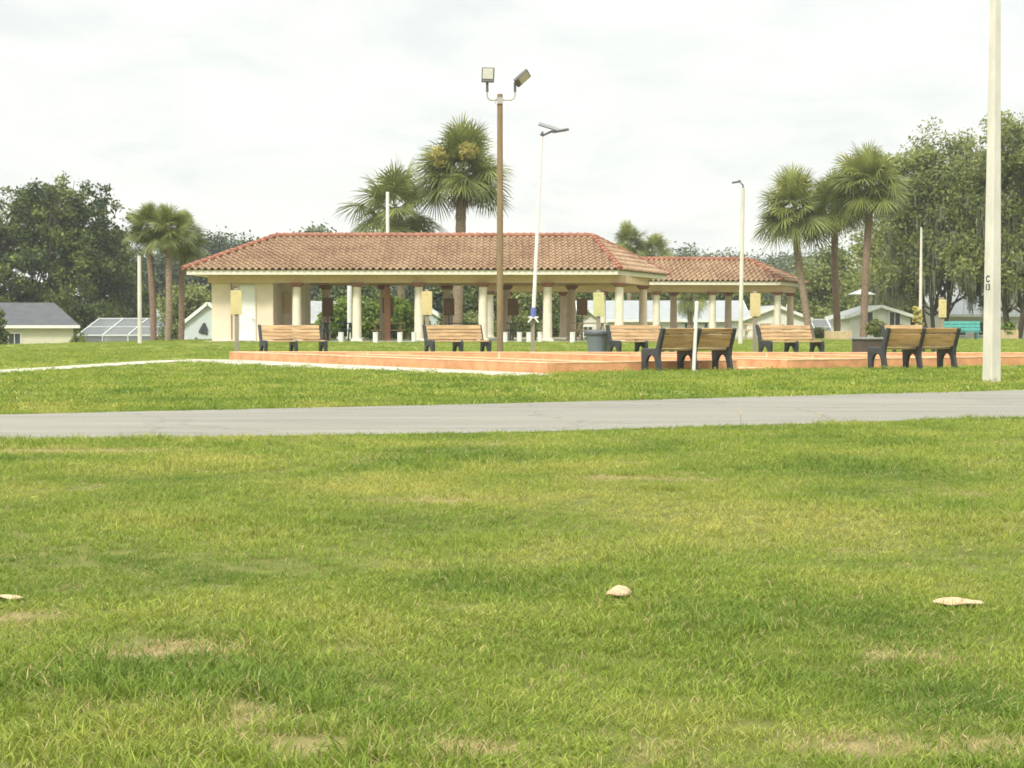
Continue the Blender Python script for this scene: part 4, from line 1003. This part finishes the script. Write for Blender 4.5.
GT = 'trees behind the houses'
broad_tree(64, 150, 170, 13.2, 'big dark glossy tree rising over the far left house', 101, 'oak', .185, 560, 84, .10, 18, .4, GT, spread=.36, skirt=7, dome=5)
broad_tree(-18, 152, 176, 11.0, 'dark tree cut by the left picture edge', 102, 'oak', .17, 380, 76, .08, 13, .3, GT, spread=.36, skirt=6, dome=4)
broad_tree(112, 160, 232, 8.0, 'lower dark tree between the big glossy tree and the left palms', 103, 'oak', .17, 380, 76, .08, 13, .3, GT, spread=.36, skirt=6, dome=4)
for i, (px, dd, ty, w, m, lab) in enumerate((
        (150, 240, 252, 13, 'darkleaf', 'dark far tree behind the left palm clump'), (196, 245, 236, 12, 'darkleaf', 'dark far tree just left of the pavilion roof'),
        (232, 250, 228, 14, 'darkleaf', 'tallest dark far tree above the left roof corner'), (275, 235, 240, 12, 'darkleaf', 'dark far tree behind the left hip of the pavilion roof'),
        (320, 225, 224, 8.5, 'farleaf', 'rounded far tree showing above the pavilion ridge left of the shaggy palm'), (362, 230, 250, 10, 'farleaf', 'far tree behind the pavilion below the shaggy palm'),
        (600, 300, 243, 16, 'farleaf', 'far tree behind the right hip of the long pavilion'), (648, 290, 250, 14, 'farleaf', 'far tree behind the small palms between the roofs'),
        (690, 300, 247, 16, 'farleaf', 'far hazy tree above the left of the shelter ridge'), (730, 320, 249, 17, 'farleaf', 'far hazy tree left of the slim cream lamp pole top'),
        (775, 300, 250, 16, 'farleaf', 'far hazy tree above the right of the shelter roof'), (815, 290, 250, 15, 'farleaf', 'far hazy tree behind the right hand palms'))):
    broad_tree(px, dd, ty, w, lab, 200+i, m, .28, 460, 46, .05, 10, .35, GT, spread=.8, skirt=4, dome=6)
for i, (px, dd, ty, w, m, lab) in enumerate((
        (190, 142, 284, 5.0, 'oakpale', 'small round tree between the left palms and the pale blue house'), (350, 165, 268, 8, 'oak', 'green tree seen through the pavilion near the white pole'),
        (425, 160, 262, 8, 'darkleaf', 'dark tree seen through the pavilion left of the light pole'), (478, 158, 264, 8, 'oak', 'green tree seen through the pavilion behind the light pole'),
        (535, 155, 266, 8, 'oakpale', 'olive tree seen through the pavilion behind the solar lamp post'), (600, 165, 266, 8, 'oak', 'green tree seen through the pavilion behind the trash can'),
        (660, 175, 270, 9, 'oakpale', 'olive tree behind the long white house'), (725, 180, 268, 10, 'oak', 'green tree behind the shelter and the slim cream pole'))):
    broad_tree(px, dd, ty, w, lab, 300+i, m, .20, 260, 44, .06, 9, .22, 'trees behind the pavilions', spread=.55, skirt=5, dome=4)
broad_tree(826, 150, 246, 9.5, 'green tree behind the second right hand palm', 401, 'oakpale', .17, 380, 50, .06, 10, .25, 'trees behind the pavilions', skirt=6)
broad_tree(885, 140, 200, 9.0, 'airy olive tree directly behind the tallest right hand palm', 402, 'oakpale', .15, 430, 56, .10, 12, .2, 'live oaks on the right', stems=4, skirt=7)
broad_tree(936, 124, 122, 12.0, 'large live oak draped with grey moss left of the concrete pole', 403, 'oakpale', .135, 760, 66, .19, 20, .17, 'live oaks on the right', name='live_oak', moss=620, stems=5, spread=.42, skirt=6)
broad_tree(1014, 118, 104, 10.5, 'tall live oak with hanging moss behind the concrete pole', 404, 'oakpale', .135, 740, 66, .18, 19, .18, 'live oaks on the right', name='live_oak', moss=600, stems=4, spread=.42, skirt=6)
broad_tree(1078, 135, 120, 12, 'live oak cut by the right picture edge', 405, 'oakpale', .2, 300, 30, .2, 11, .35, 'live oaks on the right', name='live_oak', moss=100)
bush(352, 104, 291, 3.6, 'bright green shrub behind the white pole and second pavilion column', 501, leaf=.12, n=130)
bush(372, 103, 299, 2.6, 'bright green shrub left of the rust painted post', 502, leaf=.12)
bush(396, 104.5, 293, 2.6, 'bright green shrub right of the rust painted post', 503, leaf=.12)
bush(334, 103, 303, 2.0, 'low bright shrub next to the grey roofed house behind the pavilion', 504, leaf=.12, n=70)
bush(79, 118, 327, 1.5, 'small shrub at the corner of the dark roofed house', 505, 'oak', .09, 60, 30)
bush(-2, 110, 303, 1.6, 'dark shrub at the left picture edge', 506, 'oak', .1, 70, 30)
bush(170, 128, 319, 2.6, 'dark round shrub between the left palm trunks', 507, 'oak', .1, 80, 30)
bush(876, 101, 316.5, 1.25, 'clipped round green shrub beside the white cottage', 508, 'oakpale', .07, 90, 40)
bush(816, 116, 326, 2.2, 'low shrub at the foot of the leaning palm', 509, 'oakpale', .08, 70, 30)
bush(1009, 100, 319.5, .95, 'small bright bush growing in the timber planter', 510, 'bushleaf', .07, 40, 30)
bush(917, 95, 301, .65, 'tall tawny ornamental bush beside the thin pale pole', 511, 'palmyel', .07, 44, 26)
bush(498, 118, 326, 2.5, 'low dark hedge bush behind the light pole', 512, 'oak', .09, 70, 30)
bush(545, 122, 322, 3.0, 'low olive hedge bush behind the solar lamp post', 513, 'oakpale', .09, 70, 30)

bush(452, 116, 305, 2.6, 'dark rounded shrub behind the bench left of the light pole', 514, 'oak', .09, 90, 36)
bush(474, 120, 309, 2.6, 'olive shrub behind the pavilion just left of the light pole', 515, 'oakpale', .09, 90, 36)
bush(520, 119, 306, 3.0, 'tall olive shrub between light pole and solar lamp post', 516, 'oakpale', .09, 100, 36)
bush(565, 121, 304, 2.8, 'dark shrub behind the pavilion left of the trash can', 517, 'oak', .09, 100, 36)
bush(415, 112, 312, 2.2, 'bright low shrub behind the third pavilion column', 518, 'bushleaf', .10, 80, 36)

# ------------------------------------------------------------------ fallen leaves and seed heads in the foreground
def dry_leaf(px, py, length, width, yaw, seed, label, lift=.03, curl=.4):
    x, y = G(px, py); rd = random.Random(seed)
    nu, nv = 17, 9; top = []
    for i in range(nu):
        f = i/(nu-1); w = width/2*(math.sin(math.pi*min(1, f*.93+.05))**.7)*(1+.05*math.sin(f*9+seed))
        for j in range(nv):
            g = j/(nv-1)*2-1
            z = lift + curl*width*(.55-abs(g)**2*.5)*math.sin(math.pi*f)**.5 + .003*math.sin(f*7+g*2+seed) + .0015*math.sin(g*5+f*13)
            if abs(g) < .05: z -= .004
            top.append(((f-.5)*length, g*w, z))
    q = [(i*nv+j, i*nv+j+1, (i+1)*nv+j+1, (i+1)*nv+j) for i in range(nu-1) for j in range(nv-1)]
    mb = MB(); mb.add(top, [tuple(reversed(k)) for k in q])
    o = mb.build('dry_leaf', M['dryleaf'], smooth=True)
    s = o.modifiers.new('thick', 'SOLIDIFY'); s.thickness = .003
    o.location = (x, y, gz(x, y)); o.rotation_euler = (R(rd.uniform(-8, 8)), R(rd.uniform(-6, 6)), R(yaw))
    tag(o, label, 'leaf', 'dry leaves on the lawn')
dry_leaf(619.5, 600, .088, .085, 15, 3, 'rounded curled pale dry leaf in the grass near the middle', .020, .6)
dry_leaf(961, 608, .165, .075, 8, 5, 'long pale dry leaf in the grass at the right', .016, .28)
dry_leaf(2, 603, .12, .05, -4, 8, 'narrow dry leaf in the grass at the left picture edge', .016, .25)
for k, (px, py, lab, cat) in enumerate(((740.5, 431, 'forked grass seed stalk against the road, left one', 0), (819, 430, 'forked grass seed stalk against the road, right one', 0))):
    x, y = G(px, py); h = PZ(408.5+k*4, y)
    r = thing('seed_stalk', (x, y, 0), lab, 'grass stalk', 'forked seed stalks')
    s = MB(); s.tube([(0, 0, -.01), (.006, 0, h*.5), (0, 0, h*.78)], [.002, .0018, .0015], 5); s.build('stem', M['palmbark'], r)
    for sx in (-1, 1):
        s = MB(); s.tube([(0, 0, h*.78), (sx*.018, 0, h*.93), (sx*.034, 0, h*1.06)], [.002, .0045, .002], 6); s.build('seed_spike', M['tablewood'], r)

# ------------------------------------------------------------------ grass blades
def grass_mat():
    m, nt, out = new_mat('grass_blade'); N = nt.nodes.new; L = nt.links.new
    g = N('ShaderNodeNewGeometry')
    def nz(scale, detail, off=0):
        mp = N('ShaderNodeMapping'); mp.inputs['Location'].default_value = (off, off, 0); mp.inputs['Scale'].default_value = (1, 1, 0); L(g.outputs['Position'], mp.inputs[0])
        n = N('ShaderNodeTexNoise'); n.inputs['Scale'].default_value = scale; n.inputs['Detail'].default_value = detail; L(mp.outputs[0], n.inputs['Vector']); return n.outputs['Fac']
    li = N('ShaderNodeAttribute'); li.attribute_type = 'INSTANCER'; li.attribute_name = 'lite'
    cm = N('ShaderNodeMath'); cm.operation = 'MULTIPLY_ADD'; L(nz(.75, 5), cm.inputs[0]); cm.inputs[1].default_value = 1.0; L(li.outputs['Fac'], cm.inputs[2])
    cr = N('ShaderNodeValToRGB'); L(cm.outputs[0], cr.inputs[0]); e = cr.color_ramp.elements
    e[0].position = .34; e[0].color = (.130, .205, .034, 1); e[1].position = .72; e[1].color = (.365, .37, .088, 1)
    k = e.new(.5); k.color = (.222, .290, .047, 1)
    rnd = N('ShaderNodeValToRGB'); L(g.outputs['Random Per Island'], rnd.inputs[0]); e = rnd.color_ramp.elements
    e[0].position = 0; e[0].color = (.50, .58, .5, 1); e[1].position = 1; e[1].color = (1.45, 1.36, 1.4, 1)
    mu = N('ShaderNodeMix'); mu.data_type = 'RGBA'; mu.blend_type = 'MULTIPLY'; mu.inputs[0].default_value = 1; L(cr.outputs[0], mu.inputs[6]); L(rnd.outputs[0], mu.inputs[7])
    dry = N('ShaderNodeAttribute'); dry.attribute_type = 'INSTANCER'; dry.attribute_name = 'dry'
    ad = N('ShaderNodeMath'); ad.operation = 'ADD'; L(g.outputs['Random Per Island'], ad.inputs[0]); L(dry.outputs['Fac'], ad.inputs[1])
    st = N('ShaderNodeMapRange'); L(ad.outputs[0], st.inputs[0]); st.inputs[1].default_value = .95; st.inputs[2].default_value = .98
    mx = N('ShaderNodeMix'); mx.data_type = 'RGBA'; L(st.outputs[0], mx.inputs[0]); L(mu.outputs[2], mx.inputs[6]); mx.inputs[7].default_value = (.46, .38, .18, 1)
    b = N('ShaderNodeBsdfPrincipled'); b.inputs['Roughness'].default_value = .5; b.inputs['Specular IOR Level'].default_value = .12; L(mx.outputs[2], b.inputs['Base Color'])
    t = N('ShaderNodeBsdfTranslucent'); L(mx.outputs[2], t.inputs[0])
    ms = N('ShaderNodeMixShader'); ms.inputs[0].default_value = .36; L(b.outputs[0], ms.inputs[1]); L(t.outputs[0], ms.inputs[2]); L(ms.outputs[0], out.inputs[0])
    return m
GM = grass_mat()
tufts = bpy.data.collections.new('grass_tufts')
def tuft(name, nb, rad, h0, h1, wid, seed, lean=.6):
    rg = np.random.default_rng(seed); vs = []; qs = []
    for i in range(nb):
        a = rg.uniform(0, 6.28); rr = rad*math.sqrt(rg.uniform(0, 1)); bx, by = rr*math.cos(a), rr*math.sin(a)
        h = rg.uniform(h0, h1); la = rg.uniform(0, 6.28); ln = h*lean*rg.uniform(.15, 1.3); w = wid*rg.uniform(.7, 1.2); fa = rg.uniform(0, 3.14)
        dx, dy = math.cos(fa)*w/2, math.sin(fa)*w/2; o = len(vs)
        for f, k in ((0, .8), (.45, 1.0), (.8, .7), (1.0, .08)):
            x = bx + math.cos(la)*ln*f**1.8; y = by + math.sin(la)*ln*f**1.8; z = -.006 + h*f*(1-.18*f*lean)
            vs += [(x-dx*k, y-dy*k, z), (x+dx*k, y+dy*k, z)]
        for k in range(3): qs.append((o+2*k, o+2*k+1, o+2*k+3, o+2*k+2))
    me = bpy.data.meshes.new(name); me.from_pydata(vs, [], qs); me.update(); me.materials.append(GM)
    o = bpy.data.objects.new(name, me); tufts.objects.link(o)
for i in range(6): tuft('grass_tuft_a%d' % i, 36, .06, .012, .038, .0028, 900+i, 1.1)       # 0-5 near lawn
for i in range(3): tuft('grass_tuft_b%d' % i, 30, .05, .025, .062, .0029, 920+i, .9)         # 6-8 taller tufts
for i in range(3): tuft('grass_tuft_c%d' % i, 90, .24, .020, .050, .010, 940+i, .9)           # 9-11 far lawn patches

for i in range(3): tuft('grass_tuft_d%d' % i, 9, .02, .010, .022, .011, 960+i, 2.6)           # 12-14 broad leaved weeds

def excluded(x, y):
    if on_road(x, y): return True
    # courts and walks
    if y > 29:
        a = (x-C0[0])*(VX) + (y-C0[1])*(VY)      # distance across from the left wall line
        l = (x-C0[0])*UX + (y-C0[1])*UY
        if -1.8 < a < 0.02 and -1.0 < l < 14.6: return True
        if a >= 0 and l > -.02 and y < 43.1:
            return True
    if 16 < y < 43 and x < -6:
        cx = np.interp(y, [18.2, 25.5, 31, 36.5, 40, 42.5], [-14, -10.9, -9.45, -8.75, -8.25, -7.3])
        if abs(x-cx) < .56: return True
    if 85.7 < y < 93.5 and -15.6 < x < 5.3+(y-85)*.36: return True
    if 107.7 < y < 115.5 and -1.8 < x < 17.5+(y-107)*.35: return True
    return False

rg = np.random.default_rng(7)
P, K, S, RT, DR, LI = [], [], [], [], [], []
PATCH = [(*G(840, 520), 1.5, 1.1, .11), (*G(640, 500), 1.2, .9, .07), (*G(300, 478), 1.6, 1.0, .06), (*G(150, 455), 1.5, 1.2, .07), (*G(600, 545), .8, .4, .06), (*G(120, 690), .55, .4, -.05), (*G(900, 690), .8, .5, -.04), (*G(560, 640), .6, .35, -.03), (*G(330, 560), .9, .5, -.03), (*G(640, 452), 1.4, .7, -.05), (*G(480, 700), .3, .2, .06), (*G(250, 740), .3, .12, .05)]
def lite(x, y):
    v = .06*mnoise.noise(Vector((x*3.2, y*2.4, 40)))
    for bx, by, rx, ry, a in PATCH: v += a*math.exp(-((x-bx)/rx)**2 - ((y-by)/ry)**2)
    return v
def put(x, y, kind, s, dry): P.append((x, y, gz(x, y))); K.append(kind); S.append(s); RT.append((rg.normal()*.12, rg.normal()*.12, rg.uniform(0, 6.28))); DR.append(dry); LI.append(lite(x, y))
HW = .31
def scatter(y0, y1, dens, margin, fn):
    area = HW*(y1*y1-y0*y0) + 2*margin*(y1-y0); n = int(area*dens)
    for _ in range(n):
        y = math.sqrt(rg.uniform(y0*y0, y1*y1)) if y0 > 1 else rg.uniform(y0, y1)
        x = rg.uniform(-1, 1)*(HW*y+margin)
        fn(x, y)
def near_fn(x, y):
    if on_road(x, y): return
    w = wear(x, y)
    if rg.uniform() < w*1.25:
        if rg.uniform() < .6: put(x, y, int(rg.integers(0, 6)), rg.uniform(.45, .8), rg.uniform(.5, 1.0))
        return
    t = mnoise.noise(Vector((x*.9, y*.6, 21))) + .5*mnoise.noise(Vector((x*2.6, y*2.0, 2)))
    s = .90 + .34*t
    tall = t > .28 and rg.uniform() < .3
    d = np.clip(.25*w + .05*rg.normal(), -.05, .6)
    put(x, y, int(rg.integers(6, 9)) if tall else int(rg.integers(0, 6)), max(.6, s*rg.uniform(.75, 1.2))*(1 if not tall else .95), float(d))
scatter(2.6, 6.0, 800, .9, near_fn)
scatter(6.0, 10.0, 430, .9, near_fn)
def mid_fn(x, y):
    if on_road(x, y) : return
    w = wear(x, y)
    if rg.uniform() < w: return
    t = mnoise.noise(Vector((x*.9, y*.6, 21)))
    k = int(rg.integers(6, 9)) if t > .25 and rg.uniform() < .3 else int(rg.integers(0, 6))
    put(x, y, k, 1.15*rg.uniform(.75, 1.25)*(1+.3*t), float(np.clip(.25*w + .03*rg.normal(), -.05, .5)))
scatter(10.0, 20.5, 250, 1.0, mid_fn)
def far_fn(x, y):
    if excluded(x, y): return
    put(x, y, int(rg.integers(9, 12)), rg.uniform(.7, 1.25), float(np.clip(.02*rg.normal(), -.05, .3)))
scatter(17.0, 32.0, 22, 1.5, far_fn)
scatter(32.0, 60.0, 9, 1.5, far_fn)
scatter(60.0, 100.0, 4, 1.5, far_fn)
for _ in range(520):
    y = math.sqrt(rg.uniform(9, 150)); x = rg.uniform(-1, 1)*(HW*y+.6)
    if mnoise.noise(Vector((x*1.3, y*1.1, 77))) > .05: put(x, y, int(rg.integers(12, 15)), rg.uniform(.8, 1.9), 0.0)
# loose tussocks standing out of the mown lawn
for px, py in ((240, 520), (500, 540), (460, 545), (628, 478), (672, 492), (560, 470), (800, 452), (330, 520), (150, 525), (250, 690), (110, 690)):
    x, y = G(px, py)
    for _ in range(26): put(x+rg.normal()*.13, y+rg.normal()*.07, int(rg.integers(6, 9)), rg.uniform(.7, 1.15), 0.0)
def grass_object():
    me = bpy.data.meshes.new('lawn_grass'); n = len(P)
    me.vertices.add(n); me.vertices.foreach_set('co', np.array(P, dtype=np.float32).ravel())
    for nm, ty, dat, key in (('kind_i', 'INT', K, 'value'), ('scl', 'FLOAT', S, 'value'), ('dry', 'FLOAT', DR, 'value'), ('lite', 'FLOAT', LI, 'value'), ('rot', 'FLOAT_VECTOR', RT, 'vector')):
        a = me.attributes.new(nm, ty, 'POINT'); a.data.foreach_set(key, np.array(dat, dtype=np.int32 if ty == 'INT' else np.float32).ravel())
    me.materials.append(GM)
    o = bpy.data.objects.new('lawn_grass', me); COL.objects.link(o)
    ng = bpy.data.node_groups.new('grass_scatter', 'GeometryNodeTree')
    ng.interface.new_socket('Geometry', in_out='INPUT', socket_type='NodeSocketGeometry'); ng.interface.new_socket('Geometry', in_out='OUTPUT', socket_type='NodeSocketGeometry')
    N = ng.nodes.new; L = ng.links.new
    gi, go = N('NodeGroupInput'), N('NodeGroupOutput'); ip = N('GeometryNodeInstanceOnPoints'); ci = N('GeometryNodeCollectionInfo')
    ci.inputs['Collection'].default_value = tufts; ci.inputs['Separate Children'].default_value = True; ci.inputs['Reset Children'].default_value = True
    def at(nm, ty):
        a = N('GeometryNodeInputNamedAttribute'); a.data_type = ty; a.inputs['Name'].default_value = nm; return a.outputs['Attribute']
    L(gi.outputs[0], ip.inputs['Points']); L(ci.outputs[0], ip.inputs['Instance']); ip.inputs['Pick Instance'].default_value = True
    L(at('kind_i', 'INT'), ip.inputs['Instance Index']); L(at('rot', 'FLOAT_VECTOR'), ip.inputs['Rotation']); L(at('scl', 'FLOAT'), ip.inputs['Scale'])
    L(ip.outputs[0], go.inputs[0])
    md = o.modifiers.new('scatter', 'NODES'); md.node_group = ng
    tag(o, 'short mown lawn grass with worn straw patches', 'grass', kind='stuff')
    print('tufts', n)
grass_object()

# ------------------------------------------------------------------ thin summer haze
def haze():
    mb = MB(); mb.box((0, 320, 11.0), (1100, 800, 29.0))
    m, nt, out = new_mat('pale_haze'); v = nt.nodes.new('ShaderNodeVolumePrincipled')
    v.inputs['Color'].default_value = (.93, .96, .97, 1); v.inputs['Density'].default_value = HAZE; v.inputs['Anisotropy'].default_value = .1
    nt.links.new(v.outputs[0], out.inputs['Volume'])
    o = mb.build('haze', m); tag(o, 'thin pale haze over the whole park', 'haze', kind='stuff')
HAZE = .00032
if HAZE: haze()

# ------------------------------------------------------------------ light, camera, render
su = bpy.data.lights.new('sun', 'SUN'); su.energy = 1.5; su.angle = R(10); su.color = (1.0, .95, .86)
so = bpy.data.objects.new('sun', su); COL.objects.link(so)
ce = math.cos(R(SUN_EL)); dirn = -Vector((SUN_AZ_FROM[0]*ce, SUN_AZ_FROM[1]*ce, math.sin(R(SUN_EL))))
so.rotation_euler = dirn.to_track_quat('-Z', 'Y').to_euler()

cam = bpy.data.cameras.new('camera'); cam.sensor_width = 36; cam.lens = F/1024*36; cam.clip_end = 3000; cam.clip_start = .1
co = bpy.data.objects.new('camera', cam); COL.objects.link(co); co.location = (0, 0, EYE); co.rotation_euler = (R(90) - math.atan(59.5/F), 0, 0)
sc.camera = co
sc.view_settings.view_transform = 'Standard'; sc.view_settings.look = 'None'; sc.view_settings.exposure = 1.24; sc.view_settings.gamma = 1
sc.view_settings.use_curve_mapping = False
sc.render.engine = 'CYCLES'
sc.cycles.use_denoising = True
sc.cycles.max_bounces = 6; sc.cycles.transparent_max_bounces = 8; sc.cycles.volume_bounces = 0
sc.cycles.use_adaptive_sampling = True; sc.cycles.adaptive_threshold = .015
sc.cycles.filter_width = 1.7
